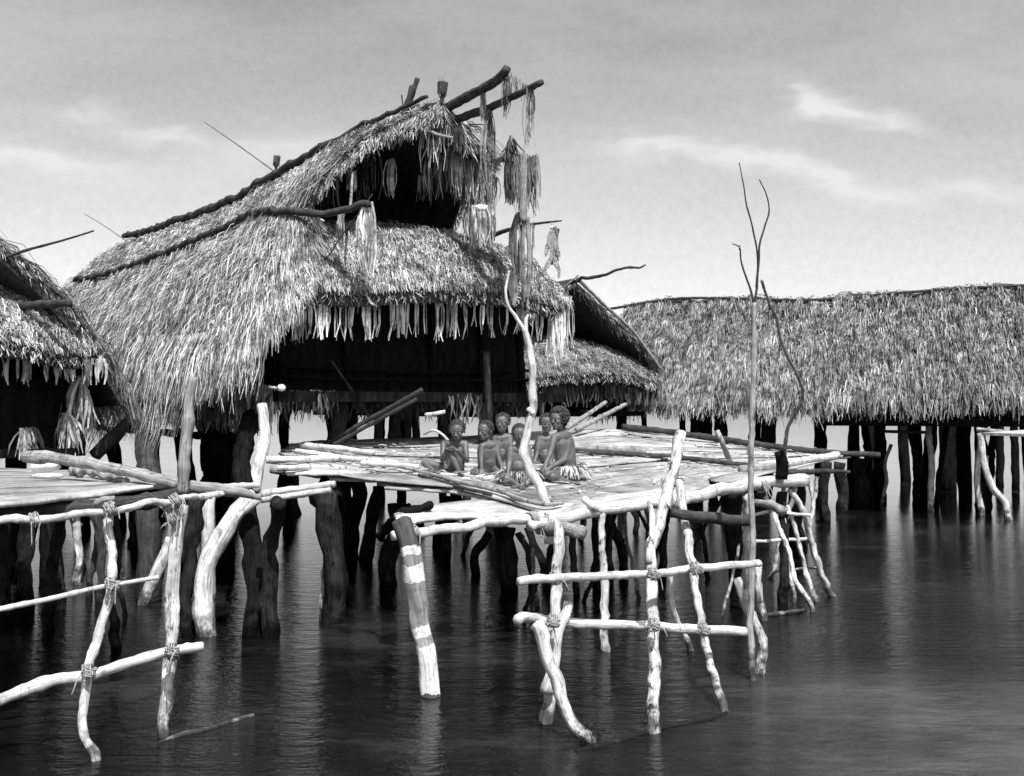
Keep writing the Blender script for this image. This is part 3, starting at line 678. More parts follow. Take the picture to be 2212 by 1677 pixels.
pole('slope_pole', [on_roof(HM, u, v, -1) for u, v in ((172, 620), (250, 605), (340, 573), (430, 540), (500, 508), (565, 485), (625, 474))] + [P(700, 460, 11.35), P(760, 448, 11.15), P(798, 438, 11.05)], .04, .036, DARKW, 'long dark crooked pole lying along the left slope of the large roof', 'pole', wob=.9)
pole('eave_pole', [P(1060, 510, 13.2), P(1110, 494, 12.9), P(1155, 484, 12.6), P(1213, 477, 12.3)], .030, .008, DARKW, 'tapering dark pole that the woven fish hangs from', 'pole')
pole('gable_pole', [P(1058, 350, 13.1), P(1092, 342, 12.6), P(1135, 335, 12.2)], .05, .035, GREY, 'stout pole end at the right of the gable under the shaggy leaf bundles', 'pole')
pole('forked_stick', [P(652, 498, 11.9), P(676, 470, 11.7), P(700, 478, 11.6)], .014, .01, PALE, 'small bent white stick by the slope pole near the gable', 'stick')
pole('roof_stick', [P(705, 560, 11.3), P(745, 500, 11.2), P(805, 420, 11.1)], .008, .006, DARKW, 'thin dark stick slanting up across the left end of the skirt roof', 'stick')
pole('roof_stick', [P(757, 452, 11.3), P(760, 400, 11.5), P(762, 372, 11.8)], .016, .010, GREY, 'short upright stick at the left of the dark gable opening', 'stick')
def bundle(name, top, L_, n, label, d, width=.015, spread=.05, sh=(.2, .6), jit=.3, extra=None, core=None, cat='bundle'):
    root = thing(name, P(top[0][0], top[0][1], d), label, cat, 'leaf bundles hung from the house')
    S = Strips(); hang(S, [P(u, v, d) for (u, v) in top], L_ / FP * d, n, width, spread, sh, jit=jit)
    for e in (extra or []):
        hang(S, [P(u, v, d) for (u, v) in e[0]], e[1] / FP * d, e[2], e[3], e[4], sh, jit=.1)
    S.build('leaf_strips', THATCH, root)
    if core: log('binding', [P(core[0], core[1], d), P(core[2], core[3], d)], px(d, core[4]), mat=GREY, parent=root, wob=.3)
    return root
bundle('leaf_bundle', [(1090, 166), (1097, 168)], 95, 30, 'dark frond tuft hanging at the tip of the upper peak pole', 11.55, .012, .035, (.04, .2))
bundle('leaf_bundle', [(1098, 158), (1140, 186)], 42, 40, 'thin fibres strung between the tips of the two peak poles', 11.4, .006, .12, (.05, .3), jit=.45)
bundle('leaf_bundle', [(1138, 192), (1150, 188)], 135, 42, 'long wispy frond hanging near the tip of the lower peak pole', 11.25, .010, .035, (.06, .35), jit=.35)
bundle('leaf_strap', [(1041, 202), (1047, 200)], 60, 10, 'strap of leaves hanging from the middle of the upper peak pole', 11.9, .022, .01, (.1, .35), jit=.05, extra=[([(1052, 246), (1062, 244)], 70, 18, .014, .04), ([(1056, 240), (1060, 240)], 200, 10, .016, .012)])
bundle('leaf_net', [(1100, 300), (1110, 302)], 60, 70, 'dark cone-topped leaf bundle left of the big shaggy bundle', 12.3, .012, .28, (.02, .09), jit=.3, core=(1104, 292, 1105, 318, 4),
       extra=[([(1090, 338), (1122, 340)], 105, 70, .016, .04)])
bundle('shaggy_bundle', [(1114, 340), (1160, 338)], 135, 170, 'big shaggy hanging bundle of grey leaves right of the gable', 11.9, .012, .05, (.03, .38), jit=.45, core=(1130, 330, 1132, 480, 9),
       extra=[([(1116, 460), (1122, 462)], 160, 8, .028, .012), ([(1128, 470), (1136, 470)], 200, 10, .03, .008), ([(1103, 580), (1112, 580)], 80, 6, .03, .01)])
bundle('leaf_tassel', [(1148, 486), (1151, 486)], 78, 12, 'short tassel on the pole between the shaggy bundle and the woven fish', 12.6, .008, .02, (.1, .4))
bundle('pale_bundle', [(1018, 448), (1064, 446)], 92, 150, 'round-shouldered bundle with white top beside the gable', 12.7, .020, .05, (.25, .6), jit=.12)
o = Geo(); 
bundle('leaf_bundle', [(784, 440), (803, 440)], 165, 60, 'pale leaf bundle hanging from the tip of the left slope pole', 11.1, .016, .02, (.3, .8), jit=.3, core=(783, 520, 806, 518, 3),
       extra=[([(780, 530), (784, 530)], 60, 6, .012, .01)])
bundle('leaf_bundle', [(733, 458), (742, 456)], 96, 30, 'thin leaf bundle hanging mid way along the slope pole end', 11.4, .012, .06, (.2, .55), jit=.3)
bundle('leaf_bundle', [(838, 345), (850, 343)], 82, 22, 'white leaf strip bundle inside the dark gable opening', 12.9, .016, .012, (.5, .85), jit=.1)
bundle('leaf_bundle', [(756, 370), (766, 370)], 46, 22, 'small pale leaf fan at the left of the gable opening', 12.3, .018, .12, (.45, .8), jit=.15)
bundle('leaf_bundle', [(1196, 490), (1204, 492)], 75, 12, 'limp dark leaf hanging beside the woven fish', 12.35, .016, .03, (.08, .3), jit=.1)
# white crown of the pale bundle
def ell_geo(G, c, rx, ry, rz, n=14, m=9, shade=1.0, nz=.12):
    c = Vector(c); vs = [c + Vector((0, 0, -rz))]
    for i in range(1, m):
        ph = math.pi * i / m - math.pi / 2
        for j in range(n):
            th = 2 * math.pi * j / n; d = Vector((math.cos(ph) * math.cos(th), math.cos(ph) * math.sin(th), math.sin(ph)))
            k = 1 + nz * noise.noise(d * 2.1 + c * 3); vs.append(c + Vector((d.x * rx, d.y * ry, d.z * rz)) * k)
    vs.append(c + Vector((0, 0, rz))); fs = []
    for j in range(n): fs.append((0, 1 + (j + 1) % n, 1 + j))
    for i in range(m - 2):
        for j in range(n): fs.append((1 + i * n + j, 1 + i * n + (j + 1) % n, 1 + (i + 1) * n + (j + 1) % n, 1 + (i + 1) * n + j))
    e = len(vs) - 1
    for j in range(n): fs.append((e, 1 + (m - 2) * n + j, 1 + (m - 2) * n + (j + 1) % n))
    G.add(vs, fs, shade)
pb = [x for x in bpy.data.objects if x.name.startswith('pale_bundle')][0]
G = Geo(); ell_geo(G, P(1041, 452, 12.75), .10, .08, .055); G.build('crown', CLOTH, pb)
# woven fish hanging head-up
def fish():
    d = 12.35; root = thing('woven_fish', P(1192, 484, d), 'woven fish-shaped carving with forked tail hanging against the sky', 'ornament')
    G = Geo()
    def outline(pts):
        q = [P(u, v, d) for u, v in pts]; n = len(q); vs = [p + Vector((0, -.02, 0)) for p in q] + [p + Vector((0, .02, 0)) for p in q]
        G.add(vs, [tuple(range(n)), tuple(range(n, 2 * n))[::-1]] + [(i, n + i, n + (i + 1) % n, (i + 1) % n) for i in range(n)])
    outline([(1188, 496), (1196, 496), (1202, 510), (1202, 528), (1197, 538), (1198, 556), (1202, 562), (1183, 562), (1187, 556), (1188, 538), (1181, 528), (1182, 510)])
    G.build('body', FISHM, root, smooth=False)
    for pts in ([(1183, 562), (1192, 562), (1190, 572), (1181, 584), (1180, 601), (1175, 601), (1174, 582), (1178, 570)], [(1193, 562), (1202, 562), (1207, 570), (1211, 582), (1210, 601), (1205, 601), (1204, 584), (1195, 572)]):
        G = Geo(); q = [P(u, v, d) for u, v in pts]; n = len(q); vs = [p + Vector((0, -.017, 0)) for p in q] + [p + Vector((0, .017, 0)) for p in q]
        G.add(vs, [tuple(range(n)), tuple(range(n, 2 * n))[::-1]] + [(i, n + i, n + (i + 1) % n, (i + 1) % n) for i in range(n)]); G.build('tail_fin', FISHM, root, smooth=False)
    for pts in ([(1182, 524), (1188, 534), (1184, 548), (1178, 556), (1176, 546), (1177, 532)], [(1201, 524), (1206, 532), (1210, 546), (1211, 558), (1205, 552), (1199, 536)]):
        G = Geo(); q = [P(u, v, d) for u, v in pts]; n = len(q); vs = [p + Vector((0, -.012, 0)) for p in q] + [p + Vector((0, .012, 0)) for p in q]
        G.add(vs, [tuple(range(n)), tuple(range(n, 2 * n))[::-1]] + [(i, n + i, n + (i + 1) % n, (i + 1) % n) for i in range(n)]); G.build('side_fin', FISHM, root, smooth=False)
    log('cord', [P(1192, 480, d), P(1192, 498, d)], .006, mat=ROPE, parent=root)
    G = Geo(); ell_geo(G, P(1192, 492, d), .022, .02, .022); G.build('shell', CLOTH, root)
    G = Geo(); ell_geo(G, P(1192, 568, d), .018, .02, .025); G.build('pendant', BLACKW, root)
FISHM = plain_mat('woven_strip', .06, .45, 45, .9, .1, .4, (1, 1, 2.2))
fish()

# ---- smaller houses
def side_house_right():
    zr = lambda s: np.interp(s, [-.2, 0, 3, 6, 9], [4.27, 4.27, 4.15, 4.1, 4.1])
    h = House('far_thatched_house', 'smaller thatched house half hidden behind the right side of the large one', (1.08, 19.6, 0), zr, zs=.8, length=5.0, tmax=2.15)
    h.drop = lambda t, sv=0: np.interp(t, [0, .9, 1.8, 2.15, 2.6], [0, .60, 1.16, 1.62, 2.4])
    h.slope(1, 5000, shade=(.05, .45)); h.slope(-1, 3000, shade=(.07, .6)); h.rake(1, 900, ln=.22, tt=2.1, shade=(.03, .25)); h.rake(-1, 300, ln=.2)
    h.apron(15000, hw=2.25, top_hw=1.5, ze=2.52, zt=3.25, s_e=.7, bulge=1.15, s_t=1.0, shade=(.08, .55), lip=.8)
    def pt(s, w, z=0): q = h.F + h.R * s + h.W * w; return Vector((q.x, q.y, z))
    G = Geo(); box_between(G, [pt(6, 1.8), pt(.5, 1.8), pt(.5, -1.8), pt(6, -1.8), pt(6, 1.8)], 1.9, 2.7, .06); G.build('wall', BARKWALL, h.root, smooth=False)
    G = Geo(); slab(G, [pt(.1, -1.9), pt(6, -1.9), pt(6, 1.9), pt(.1, 1.9)], 1.8, 1.89); G.build('floor', BLACKW, h.root, smooth=False)
    S = Strips(); hang(S, [pt(-.2, -2.0, 2.45), pt(-.2, 2.0, 2.45)], .5, 700, .03, .1, (.03, .16), jit=.4); hang(S, [pt(0, 2.0, 2.3), pt(5, 2.0, 2.3)], .5, 500, .03, .1, (.1, .35), jit=.4); S.build('skirt_fringe', THATCH, h.root)
    G = Geo(); vs = []; gw = [(w_, float(zr(1.3) - h.drop(abs(w_))) - .06) for w_ in np.linspace(-1.7, 1.7, 9)]; n = 9
    for (w_, z_) in gw: vs.append(tuple(pt(1.3, w_, z_)))
    for (w_, z_) in gw: vs.append(tuple(pt(1.3, w_, 2.5)))
    for (w_, z_) in gw: vs.append(tuple(pt(1.35, w_, z_)))
    for (w_, z_) in gw: vs.append(tuple(pt(1.35, w_, 2.5)))
    G.add(vs, [(i, i + 1, n + i + 1, n + i) for i in range(n - 1)] + [(2 * n + i, 3 * n + i, 3 * n + i + 1, 2 * n + i + 1) for i in range(n - 1)]); G.build('gable_wall', BARKWALL, h.root, smooth=False)
    # bargeboard pole on the right rake
    log('rake_pole', [tuple(h.M(-.12, t) + np.array([0, 0, -.02])) for t in (0, .7, 1.4, 2.1)], .03, mat=GREY, parent=h.root)
    for (s_, w_) in ((.4, -1.5), (.4, 0), (.4, 1.6), (2.2, 1.7), (2.2, 0), (4, 1.6), (4, -1.), (5.6, 1.5), (5.6, -.5)):
        log('stilt', [pt(s_, w_, -.3), pt(s_ + .1, w_ + .05, .9), pt(s_, w_, 1.85)], .09, mat=BLACKW, parent=h.root)
    pole('ridge_branch', [P(1222, 612, 19.4), P(1260, 602, 19.0), P(1300, 596, 18.8), P(1345, 580, 18.6), P(1380, 578, 18.5), P(1395, 573, 18.4)], .035, .012, DARKW, 'crooked branch sticking out right from the far house ridge', 'branch', wob=1.4)
    pole('ridge_stick', [P(1218, 622, 19.2), P(1250, 594, 19.1)], .02, .012, GREY, 'short pale stick at the peak of the far house', 'stick')
    for i, (a, b, l) in enumerate((((1225, 925), (1308, 870), 'upper'), ((1245, 928), (1352, 874), 'lower'))):
        pole('slanting_pole', [P(a[0], a[1], 14.5), P(b[0], b[1], 16.5)], .035, .03, GREY, l + ' of two slanting poles behind the curly-haired girl at the deck rear', 'pole', 'slanting poles at the deck rear')
side_house_right()
def side_house_left():
    zr = lambda s: np.interp(s, [-.2, 0, 3, 6, 9], [4.33, 4.33, 4.25, 4.2, 4.2])
    h = House('left_thatched_house', 'thatched house cut off by the left edge of the picture', (-6.02, 10.72, 0), zr, zs=.82, length=6.5, tmax=2.3)
    h.slope(1, 20000, shade=(.04, .6), fringe=.45); h.rake(1, 900, ln=.10, tt=2.1, shade=(.08, .5))
    h.apron(26000, hw=2.1, top_hw=1.45, ze=2.62, zt=3.42, s_e=.7, bulge=1.1, s_t=1.0, shade=(.08, .8))
    def pt(s, w, z=0): q = h.F + h.R * s + h.W * w; return Vector((q.x, q.y, z))
    G = Geo(); box_between(G, [pt(6, 1.75), pt(.4, 1.75), pt(.4, -1.8)], 1.55, 2.75, .06); G.build('wall', BARKWALL, h.root, smooth=False)
    G = Geo(); slab(G, [pt(.1, -1.8), pt(6, -1.8), pt(6, 1.8), pt(.1, 1.8)], 1.45, 1.54); G.build('floor', BLACKW, h.root, smooth=False)
    S = Strips()
    hang(S, [pt(-.1, .6, 2.5), pt(-.1, 2.0, 2.5)], .30, 70, .022, .04, (.3, .7), jit=.2)
    hang(S, [pt(.1, 1.85, 2.3), pt(2.0, 1.95, 2.3)], .62, 700, .022, .16, (.15, .7), jit=.3)
    hang(S, [pt(.1, 1.7, 1.9), pt(2.2, 1.9, 1.9)], .5, 520, .022, .16, (.12, .6), jit=.3)
    hang(S, [pt(.0, 1.2, 1.75), pt(1.0, 1.85, 1.75)], .34, 260, .02, .2, (.1, .5), jit=.3)
    S.build('skirt_fringe', THATCH, h.root)
    G = Geo(); vs = []; gw = [(w_, float(zr(1.3) - h.drop(abs(w_))) - .06) for w_ in np.linspace(-1.7, 1.7, 9)]; n = 9
    for s_ in (1.3, 1.35):
        for (w_, z_) in gw: vs.append(tuple(pt(s_, w_, z_)))
        for (w_, z_) in gw: vs.append(tuple(pt(s_, w_, 2.5)))
    G.add(vs, [(i, i + 1, n + i + 1, n + i) for i in range(n - 1)] + [(2 * n + i, 3 * n + i, 3 * n + i + 1, 2 * n + i + 1) for i in range(n - 1)]); G.build('gable_wall', BARKWALL, h.root, smooth=False)
    for (s_, w_) in ((.4, .3), (.4, 1.6), (2.2, 1.7), (2.2, 0), (4, 1.6), (4, -.5), (5.6, 1.5)):
        log('stilt', [pt(s_, w_, -.3), pt(s_ + .1, w_ + .05, .7), pt(s_, w_, 1.5)], .11, mat=BLACKW, parent=h.root, lump=.25)
    log('beam_end', [P(40, 660, 11.6), P(110, 657, 11.3), P(151, 656, 11.1)], .04, mat=DARKW, parent=h.root)
    pole('thin_spear', [P(-20, 566, 11.4), P(60, 540, 11.3), P(135, 520, 11.2), P(202, 499, 11.1)], .018, .008, DARKW, 'straight dark spear slanting up right from the left house roof', 'spear')
side_house_left()
def long_house():
    # ridge runs nearly across the view; the broad near slope faces the camera
    a = P(1352, 652, 24.2); b = P(2420, 622, 21.0); d = (b - a); d.z = 0; Lh = d.length + 1.5; d.normalize()
    nW = Vector((-d.y, d.x, 0)) * -1            # towards the camera
    if nW.y > 0: nW = -nW
    zr = lambda s: np.interp(s, [0, 1, 4, 6.5, 9, 13], [a.z - .08, a.z + .04, a.z - .03, a.z + .06, a.z + .13, a.z + .22]) + .03 * np.sin(np.asarray(s) * 2.9) + .02 * np.sin(np.asarray(s) * 7.1)
    h = House('long_thatched_house', 'long low thatched house with an unbroken roof slope, right background', (a.x, a.y, 0), zr, zs=1.0, length=Lh, tmax=2.35, R=d, Wd=nW)
    h.drop = lambda t, sv=0: np.interp(t, [0, 1.2, 2.35, 2.8], [0, 1.05, 2.15, 2.7])
    core = h.slope(1, 40000, shade=(.02, .50), wid=(.008, .028), ln=(.16, .40), fringe=.42, fr_n=1.1, clump=9, cd=.14, course=.19)
    h.slope(-1, 900, shade=(.1, .3), edge=False)
    S = Strips()
    for s_ in (.4, 1.3, 1.9, 2.6, 3.2, 4.4, 5.2, 7.0, 8.3, 9.6):
        S = Strips(); hang(S, [Vector(h.M(s_ - .15, 2.3)), Vector(h.M(s_ + .2, 2.3))], random.uniform(.35, .55), 60, .018, .1, (.05, .5), jit=.4); S.build('low_fringe', THATCH, h.root)
    log('ridge_pole', [tuple(h.M(s_, .12) + np.array([0, 0, .06])) for s_ in np.linspace(-.4, Lh, 9)], .028, mat=DARKW, parent=h.root)
    S = Strips(); n = 900; sv = rng.uniform(0, Lh, n); p = h.M(sv, rng.normal(-.05, .06, n)); p[:, 2] += .03
    D = np.array(h.R)[None] * rng.uniform(-1, 1, n)[:, None] + rng.normal(0, .2, (n, 3)) * [1, 1, .3] + np.array(h.W)[None] * .5 + np.array([[0, 0, -.02]])
    S.add(p, D, np.array([[0, -.5, 1.0]]) + rng.normal(0, .4, (n, 3)), rng.uniform(.06, .16, n), rng.uniform(.012, .03, n), rng.uniform(.05, .4, n), lift=.01); S.build('ridge_thatch', THATCH, h.root)
    def pt(s, w, z=0): q = h.F + h.R * s + h.W * w; return Vector((q.x, q.y, z))
    G = Geo(); slab(G, [pt(4.2, -2), pt(Lh, -2), pt(Lh, 2.2), pt(4.2, 2.2)], 1.62, 1.74); G.build('floor', BLACKW, h.root, smooth=False)
    G = Geo(); box_between(G, [pt(4.3, 1.7), pt(Lh, 1.7)], 1.75, 2.6, .06); G.build('wall', BARKWALL, h.root, smooth=False)
    rr = random.Random(4)
    for i in range(46):
        s_ = rr.uniform(.3, Lh - .3) if i > 8 else .4 + i * .45; w_ = rr.uniform(-1.9, 2.1) if i > 8 else rr.uniform(-1.5, 1.8)
        if s_ < 4 and i % 2: continue
        z1 = 2.2 if s_ < 4.2 else 1.64
        q0 = pt(s_, w_, -.3); q1 = pt(s_ + rr.uniform(-.25, .25), w_, z1)
        log('stilt', [q0, q0.lerp(q1, .5) + Vector((rr.uniform(-.08, .08), 0, 0)), q1], rr.uniform(.05, .13), mat=BLACKW, parent=h.root, lump=.3)
    return h
HL = long_house()
# porch at the right edge, in the sun
def porch():
    root = thing('bamboo_porch', W(2120, 1150), 'small sunlit bark porch on poles before the long house, right edge', 'porch')
    z = 1.68
    G = Geo(); q = [PZ(u, v, z) for u, v in ((2120, 935), (2300, 940), (2300, 905), (2170, 903))]; q = [Vector((p.x, min(p.y, 22.0), z)) for p in q]
    slab(G, q, z - .03, z); G.build('deck', DECK, root, smooth=False)
    log('edge_pole', [P(2110, 928, 19.3), P(2300, 948, 18.6)], .04, mat=GREY, parent=root)
    log('edge_pole', [P(2035, 914, 20.5), P(2070, 912, 20.3), P(2125, 924, 20.1)], .035, mat=GREY, parent=root)
    log('edge_pole', [P(1900, 932, 21), P(2000, 934, 20.8)], .03, mat=DARKW, parent=root)
    def st(ub, vb, ut, vt, r_, mid=None, mat=PALE):
        b = W(ub, vb); d = b.y; log('stilt', [b - Vector((0, 0, .3)), b] + [P(m[0], m[1], d) for m in (mid or [])] + [P(ut, vt, d)], px(d, r_), mat=mat, parent=root)
    st(2010, 1103, 2006, 915, 7, [(2012, 1000), (2007, 950)]); st(2122, 1112, 2118, 905, 7, [(2110, 1040), (2118, 960)])
    st(2178, 1124, 2117, 935, 8, [(2170, 1085), (2145, 1055), (2125, 1000)])
    st(1905, 1090, 1925, 960, 4, [(1915, 1040), (1912, 1000)], GREY)
    for (ub, vb, ut, vt, r_) in ((1955, 1040, 1950, 908, 12), (1985, 1070, 1980, 908, 10), (2050, 1060, 2050, 908, 20), (2085, 1075, 2080, 908, 16), (2160, 1050, 2160, 908, 9), (2195, 1060, 2190, 908, 9), (2225, 1075, 2225, 908, 12), (1845, 1075, 1845, 908, 12), (1885, 1060, 1875, 908, 14)):
        st(ub, vb, ut, vt, r_, None, BLACKW)
porch()

# ------------------------------------------------------------------ decks
def sheet(G, pts, th=.02, zoff=0.0, shade=1.0, rag=.03, uvdir=None):
    """thin plank through outline points (world), ragged and a little buckled; pts is list of (left, right) edge pairs along its length"""
    n = len(pts); vs = []; uv = []; L = 0; prev = None
    cr = 5
    for i, (a, b) in enumerate(pts):
        c = (a + b) * .5
        if prev is not None: L += (c - prev).length
        prev = c; wdt = (b - a).length
        ra = random.uniform(-rag, rag); rb = random.uniform(-rag, rag)
        for k in range(cr):
            t = k / (cr - 1); tt_ = (ra / max(wdt, .05)) * (1 - t) + (1 + rb / max(wdt, .05)) * t if 0 < k < cr - 1 or True else t
            p = a.lerp(b, min(max(tt_, -.3), 1.3))
            p = p + Vector((0, 0, zoff + .012 * noise.noise(p * 2.3) + .018 * (t - .5) ** 2 * 4 * noise.noise(Vector((L * 1.1, zoff * 90, 0)))))
            if i in (0, n - 1):
                d = (pts[1][0] - pts[0][0]).normalized() if i == 0 else (pts[-1][0] - pts[-2][0]).normalized(); p = p + d * random.uniform(-.09, .06)
            vs.append(p); uv.append((L, t * wdt + zoff * 170))
    m = len(vs); vs2 = [v - Vector((0, 0, th)) for v in vs]
    fs = []
    for i in range(n - 1):
        for k in range(cr - 1):
            a0 = i * cr + k; fs.append((a0, a0 + cr, a0 + cr + 1, a0 + 1)); fs.append((m + a0, m + a0 + 1, m + a0 + cr + 1, m + a0 + cr))
        for k in (0, cr - 1):
            a0 = i * cr + k; fs.append((a0, a0 + cr, m + a0 + cr, m + a0) if k else (a0 + cr, a0, m + a0, m + a0 + cr))
    for i in (0, n - 1):
        for k in range(cr - 1):
            a0 = i * cr + k; fs.append((a0, a0 + 1, m + a0 + 1, m + a0) if i == 0 else (a0 + 1, a0, m + a0, m + a0 + 1))
    G.add(vs + vs2, fs, shade, uv + uv)
def poly_at(pts, t):
    P_ = [Vector(p) for p in pts]; L = [0]
    for a, b in zip(P_[:-1], P_[1:]): L.append(L[-1] + (b - a).length)
    x = t * L[-1]
    for i in range(len(L) - 1):
        if x <= L[i + 1] + 1e-9: return P_[i].lerp(P_[i + 1], (x - L[i]) / max(1e-9, L[i + 1] - L[i]))
    return P_[-1]
def main_deck():
    root = thing('bark_deck', W(1200, 1300), 'large tilted bark platform on crooked stilts that the children sit on', 'platform')
    back = [PD(u, v) for u, v in ((640, 962), (700, 955), (900, 948), (1050, 941), (1310, 925), (1560, 950), (1835, 980))]
    front = [PD(u, v) for u, v in ((575, 1000), (700, 1024), (830, 1046), (1000, 1056), (1200, 1109), (1430, 1071), (1640, 1032), (1820, 990))]
    rows = 13
    for i in range(rows):
        f0 = i / rows; f1 = (i + .965) / rows
        t = 0.0 + random.uniform(0, .02)
        while t < .97:
            t1 = min(1.0, t + random.uniform(.16, .5)); ns = max(3, int((t1 - t) * 26)); pr = []
            for k in range(ns + 1):
                x = t + (t1 - t) * k / ns; B = poly_at(back, x); Fr = poly_at(front, x)
                pr.append((Fr.lerp(B, f0 - .012), Fr.lerp(B, f1)))
            G = Geo(); sheet(G, pr, .018, random.uniform(-.01, .028) + .004 * (i % 2), random.uniform(.78, 1.08) * (.8 if t < .25 and random.random() < .4 else 1), rag=.035)
            G.build('plank', DECK, root)
            t = t1 + random.uniform(-.008, .006)
    def quadplank(A, B, name='plank', off=0.0, th=.03, shade=1.0, n=9, rag=.03):
        """A: far edge points, B: near edge points in picture, left to right"""
        a = [PD(u, v, off) for u, v in A]; b = [PD(u, v, off) for u, v in B]; G = Geo()
        sheet(G, [(poly_at(b, k / n), poly_at(a, k / n)) for k in range(n + 1)], th, 0, shade, rag); G.build(name, DECK, root)
    quadplank([(858, 1108), (950, 1090), (1080, 1075), (1190, 1078), (1240, 1092)], [(880, 1128), (960, 1118), (1080, 1110), (1170, 1112), (1235, 1106)], off=-.03, th=.035, shade=1.15, n=16, rag=.03)
    quadplank([(830, 1040), (1000, 1046), (1130, 1072)], [(845, 1052), (1000, 1064), (1080, 1082)], off=-.025, shade=1.1)
    quadplank([(700, 1018), (900, 1020), (1000, 1040)], [(730, 1034), (870, 1040), (990, 1056)], off=-.022, shade=1.15)
    quadplank([(590, 990), (700, 992), (760, 1000)], [(600, 998), (700, 1004), (765, 1012)], off=.03, shade=1.15)
    quadplank([(612, 1006), (700, 1000), (800, 1008)], [(640, 1022), (720, 1024), (800, 1020)], off=.035, shade=1.15)
    # the dark beams under the planks
    for (u0, v0, u1, v1, r_, m_, z_) in ((585, 1015, 1420, 1090, 9, GREY, -.12), (700, 975, 1700, 1010, 8, DARKW, -.12), (640, 1010, 720, 965, 8, DARKW, -.1), (980, 1060, 960, 950, 8, DARKW, -.1), (1250, 1100, 1200, 945, 8, DARKW, -.1), (1500, 1055, 1400, 945, 8, DARKW, -.1), (880, 1128, 1120, 1060, 6, DARKW, -.13)):
        a = PD(u0, v0, z_); b = PD(u1, v1, z_); log('under_beam', [a, a.lerp(b, .5), b], px(a.y, r_), px(a.y, r_), mat=m_, parent=root)
    # the pale front beam, fixed along the edge
    bl = P(850, 1158, 7.95); b1 = P(1000, 1138, 8.35); b2 = P(1140, 1120, 8.8); b3 = P(1290, 1106, 9.3); b4 = P(1430, 1083, 9.85); b5 = P(1600, 1050, 10.7); b6 = P(1738, 1038, 11.4)
    log('front_beam', [bl, b1, b2, P(1170, 1117, 8.9)], px(8.5, 11), px(8.8, 12), mat=PALE, parent=root, wob=.6)
    log('front_beam', [P(1145, 1138, 8.75), P(1200, 1124, 9.0), b3, b4, P(1480, 1072, 10.1)], px(9, 13), px(10, 12), mat=PALE, parent=root, wob=.6)
    log('front_beam', [P(1455, 1085, 9.9), b5, b6], px(10.5, 13), px(11, 15), mat=PALE, parent=root, wob=.5)
    log('branch_stub', [P(1262, 1078, 9.25), P(1278, 1094, 9.2), P(1292, 1104, 9.3)], px(9.2, 8), px(9.2, 10), mat=PALE, parent=root)
    log('cross_log', [P(1165, 1142, 9.0), P(1210, 1142, 8.75), P(1256, 1150, 8.5)], px(8.8, 15), px(8.7, 16), mat=GREY, parent=root)
    log('cross_log', [P(1450, 1108, 8.7), P(1520, 1118, 8.75), P(1618, 1124, 8.8)], px(8.7, 12), px(8.8, 13), mat=DARKW, parent=root)
    log('cross_log', [P(1632, 1086, 10.6), P(1668, 1092, 10.3), P(1690, 1104, 10.1)], px(10.4, 9), px(10.1, 12), mat=GREY, parent=root)
    for (u, v, d, n_, w_) in ((1150, 1120, 8.8, 7, .07), (1443, 1085, 9.85, 6, .07), (1645, 1050, 10.9, 6, .08), (1170, 1128, 8.9, 6, .12), (895, 1150, 8.0, 4, .05)):
        lash(root, P(u, v, d), [Vector((.8, .6, .05))], px(d, 14), w_, n_, .006, 4)
    def st(ub, vb, ut, vt, r_, mat=BLACKW, mid=None, r2=None, dt=None):
        b = W(ub, vb); d = b.y; dt = dt or d; pts = [b + Vector((0, 0, -.35)), b]
        if not mid: mid = [((ub * .6 + ut * .4) + random.uniform(-6, 6), vb * .6 + vt * .4), ((ub * .25 + ut * .75) + random.uniform(-5, 5), vb * .25 + vt * .75)]
        for i, m in enumerate(mid or []): pts.append(P(m[0], m[1], d + (dt - d) * (i + 1) / (len(mid) + 1)))
        pts.append(P(ut, vt, dt)); log('stilt', pts, px(d, r_) * .85, px(d, r2 or r_) * .85, mat=STILT if mat is BLACKW else mat, parent=root, lump=.26, wob=.6)
    st(1028, 1240, 1058, 1150, 12, mid=[(1025, 1200)]); st(1078, 1205, 1072, 1130, 7)
    st(1098, 1275, 1096, 1140, 30, mid=[(1095, 1210)], r2=22); st(1150, 1265, 1120, 1150, 9, mid=[(1140, 1200)], mat=DARKW); st(1178, 1240, 1140, 1140, 11, mid=[(1160, 1190)], mat=GREY)
    st(1245, 1285, 1236, 1150, 10, mid=[(1240, 1220)], mat=DARKW); st(1185, 1275, 1205, 1150, 12, mat=DARKW)
    st(1290, 1275, 1288, 1080, 16, mid=[(1290, 1180)]); st(1318, 1260, 1316, 1080, 12, mat=DARKW); st(1345, 1250, 1322, 1130, 14, mid=[(1340, 1180)]); st(1255, 1160, 1255, 1080, 8); st(1372, 1150, 1372, 1080, 8)
    st(1308, 1408, 1300, 1110, 13, mat=PATCHY, mid=[(1306, 1330), (1305, 1250), (1300, 1180)], r2=9, dt=9.3)
    st(1430, 1250, 1440, 1090, 11, mid=[(1432, 1180)]); st(1400, 1160, 1400, 1080, 7)
    st(1590, 1290, 1586, 1060, 20, mid=[(1594, 1200), (1585, 1120)], dt=11.0, r2=26); st(1606, 1300, 1616, 1070, 12, mat=PALE, mid=[(1612, 1230), (1615, 1150)], dt=10.7)
    st(1643, 1455, 1590, 1250, 16, mat=PATCHY, mid=[(1645, 1380), (1610, 1300)], r2=11)
    st(1755, 1112, 1752, 1010, 6, mat=PALE); st(1650, 1340, 1636, 1220, 10, mat=PATCHY, mid=[(1640, 1290)]); st(1690, 1300, 1690, 1060, 14, mid=[(1695, 1200)])
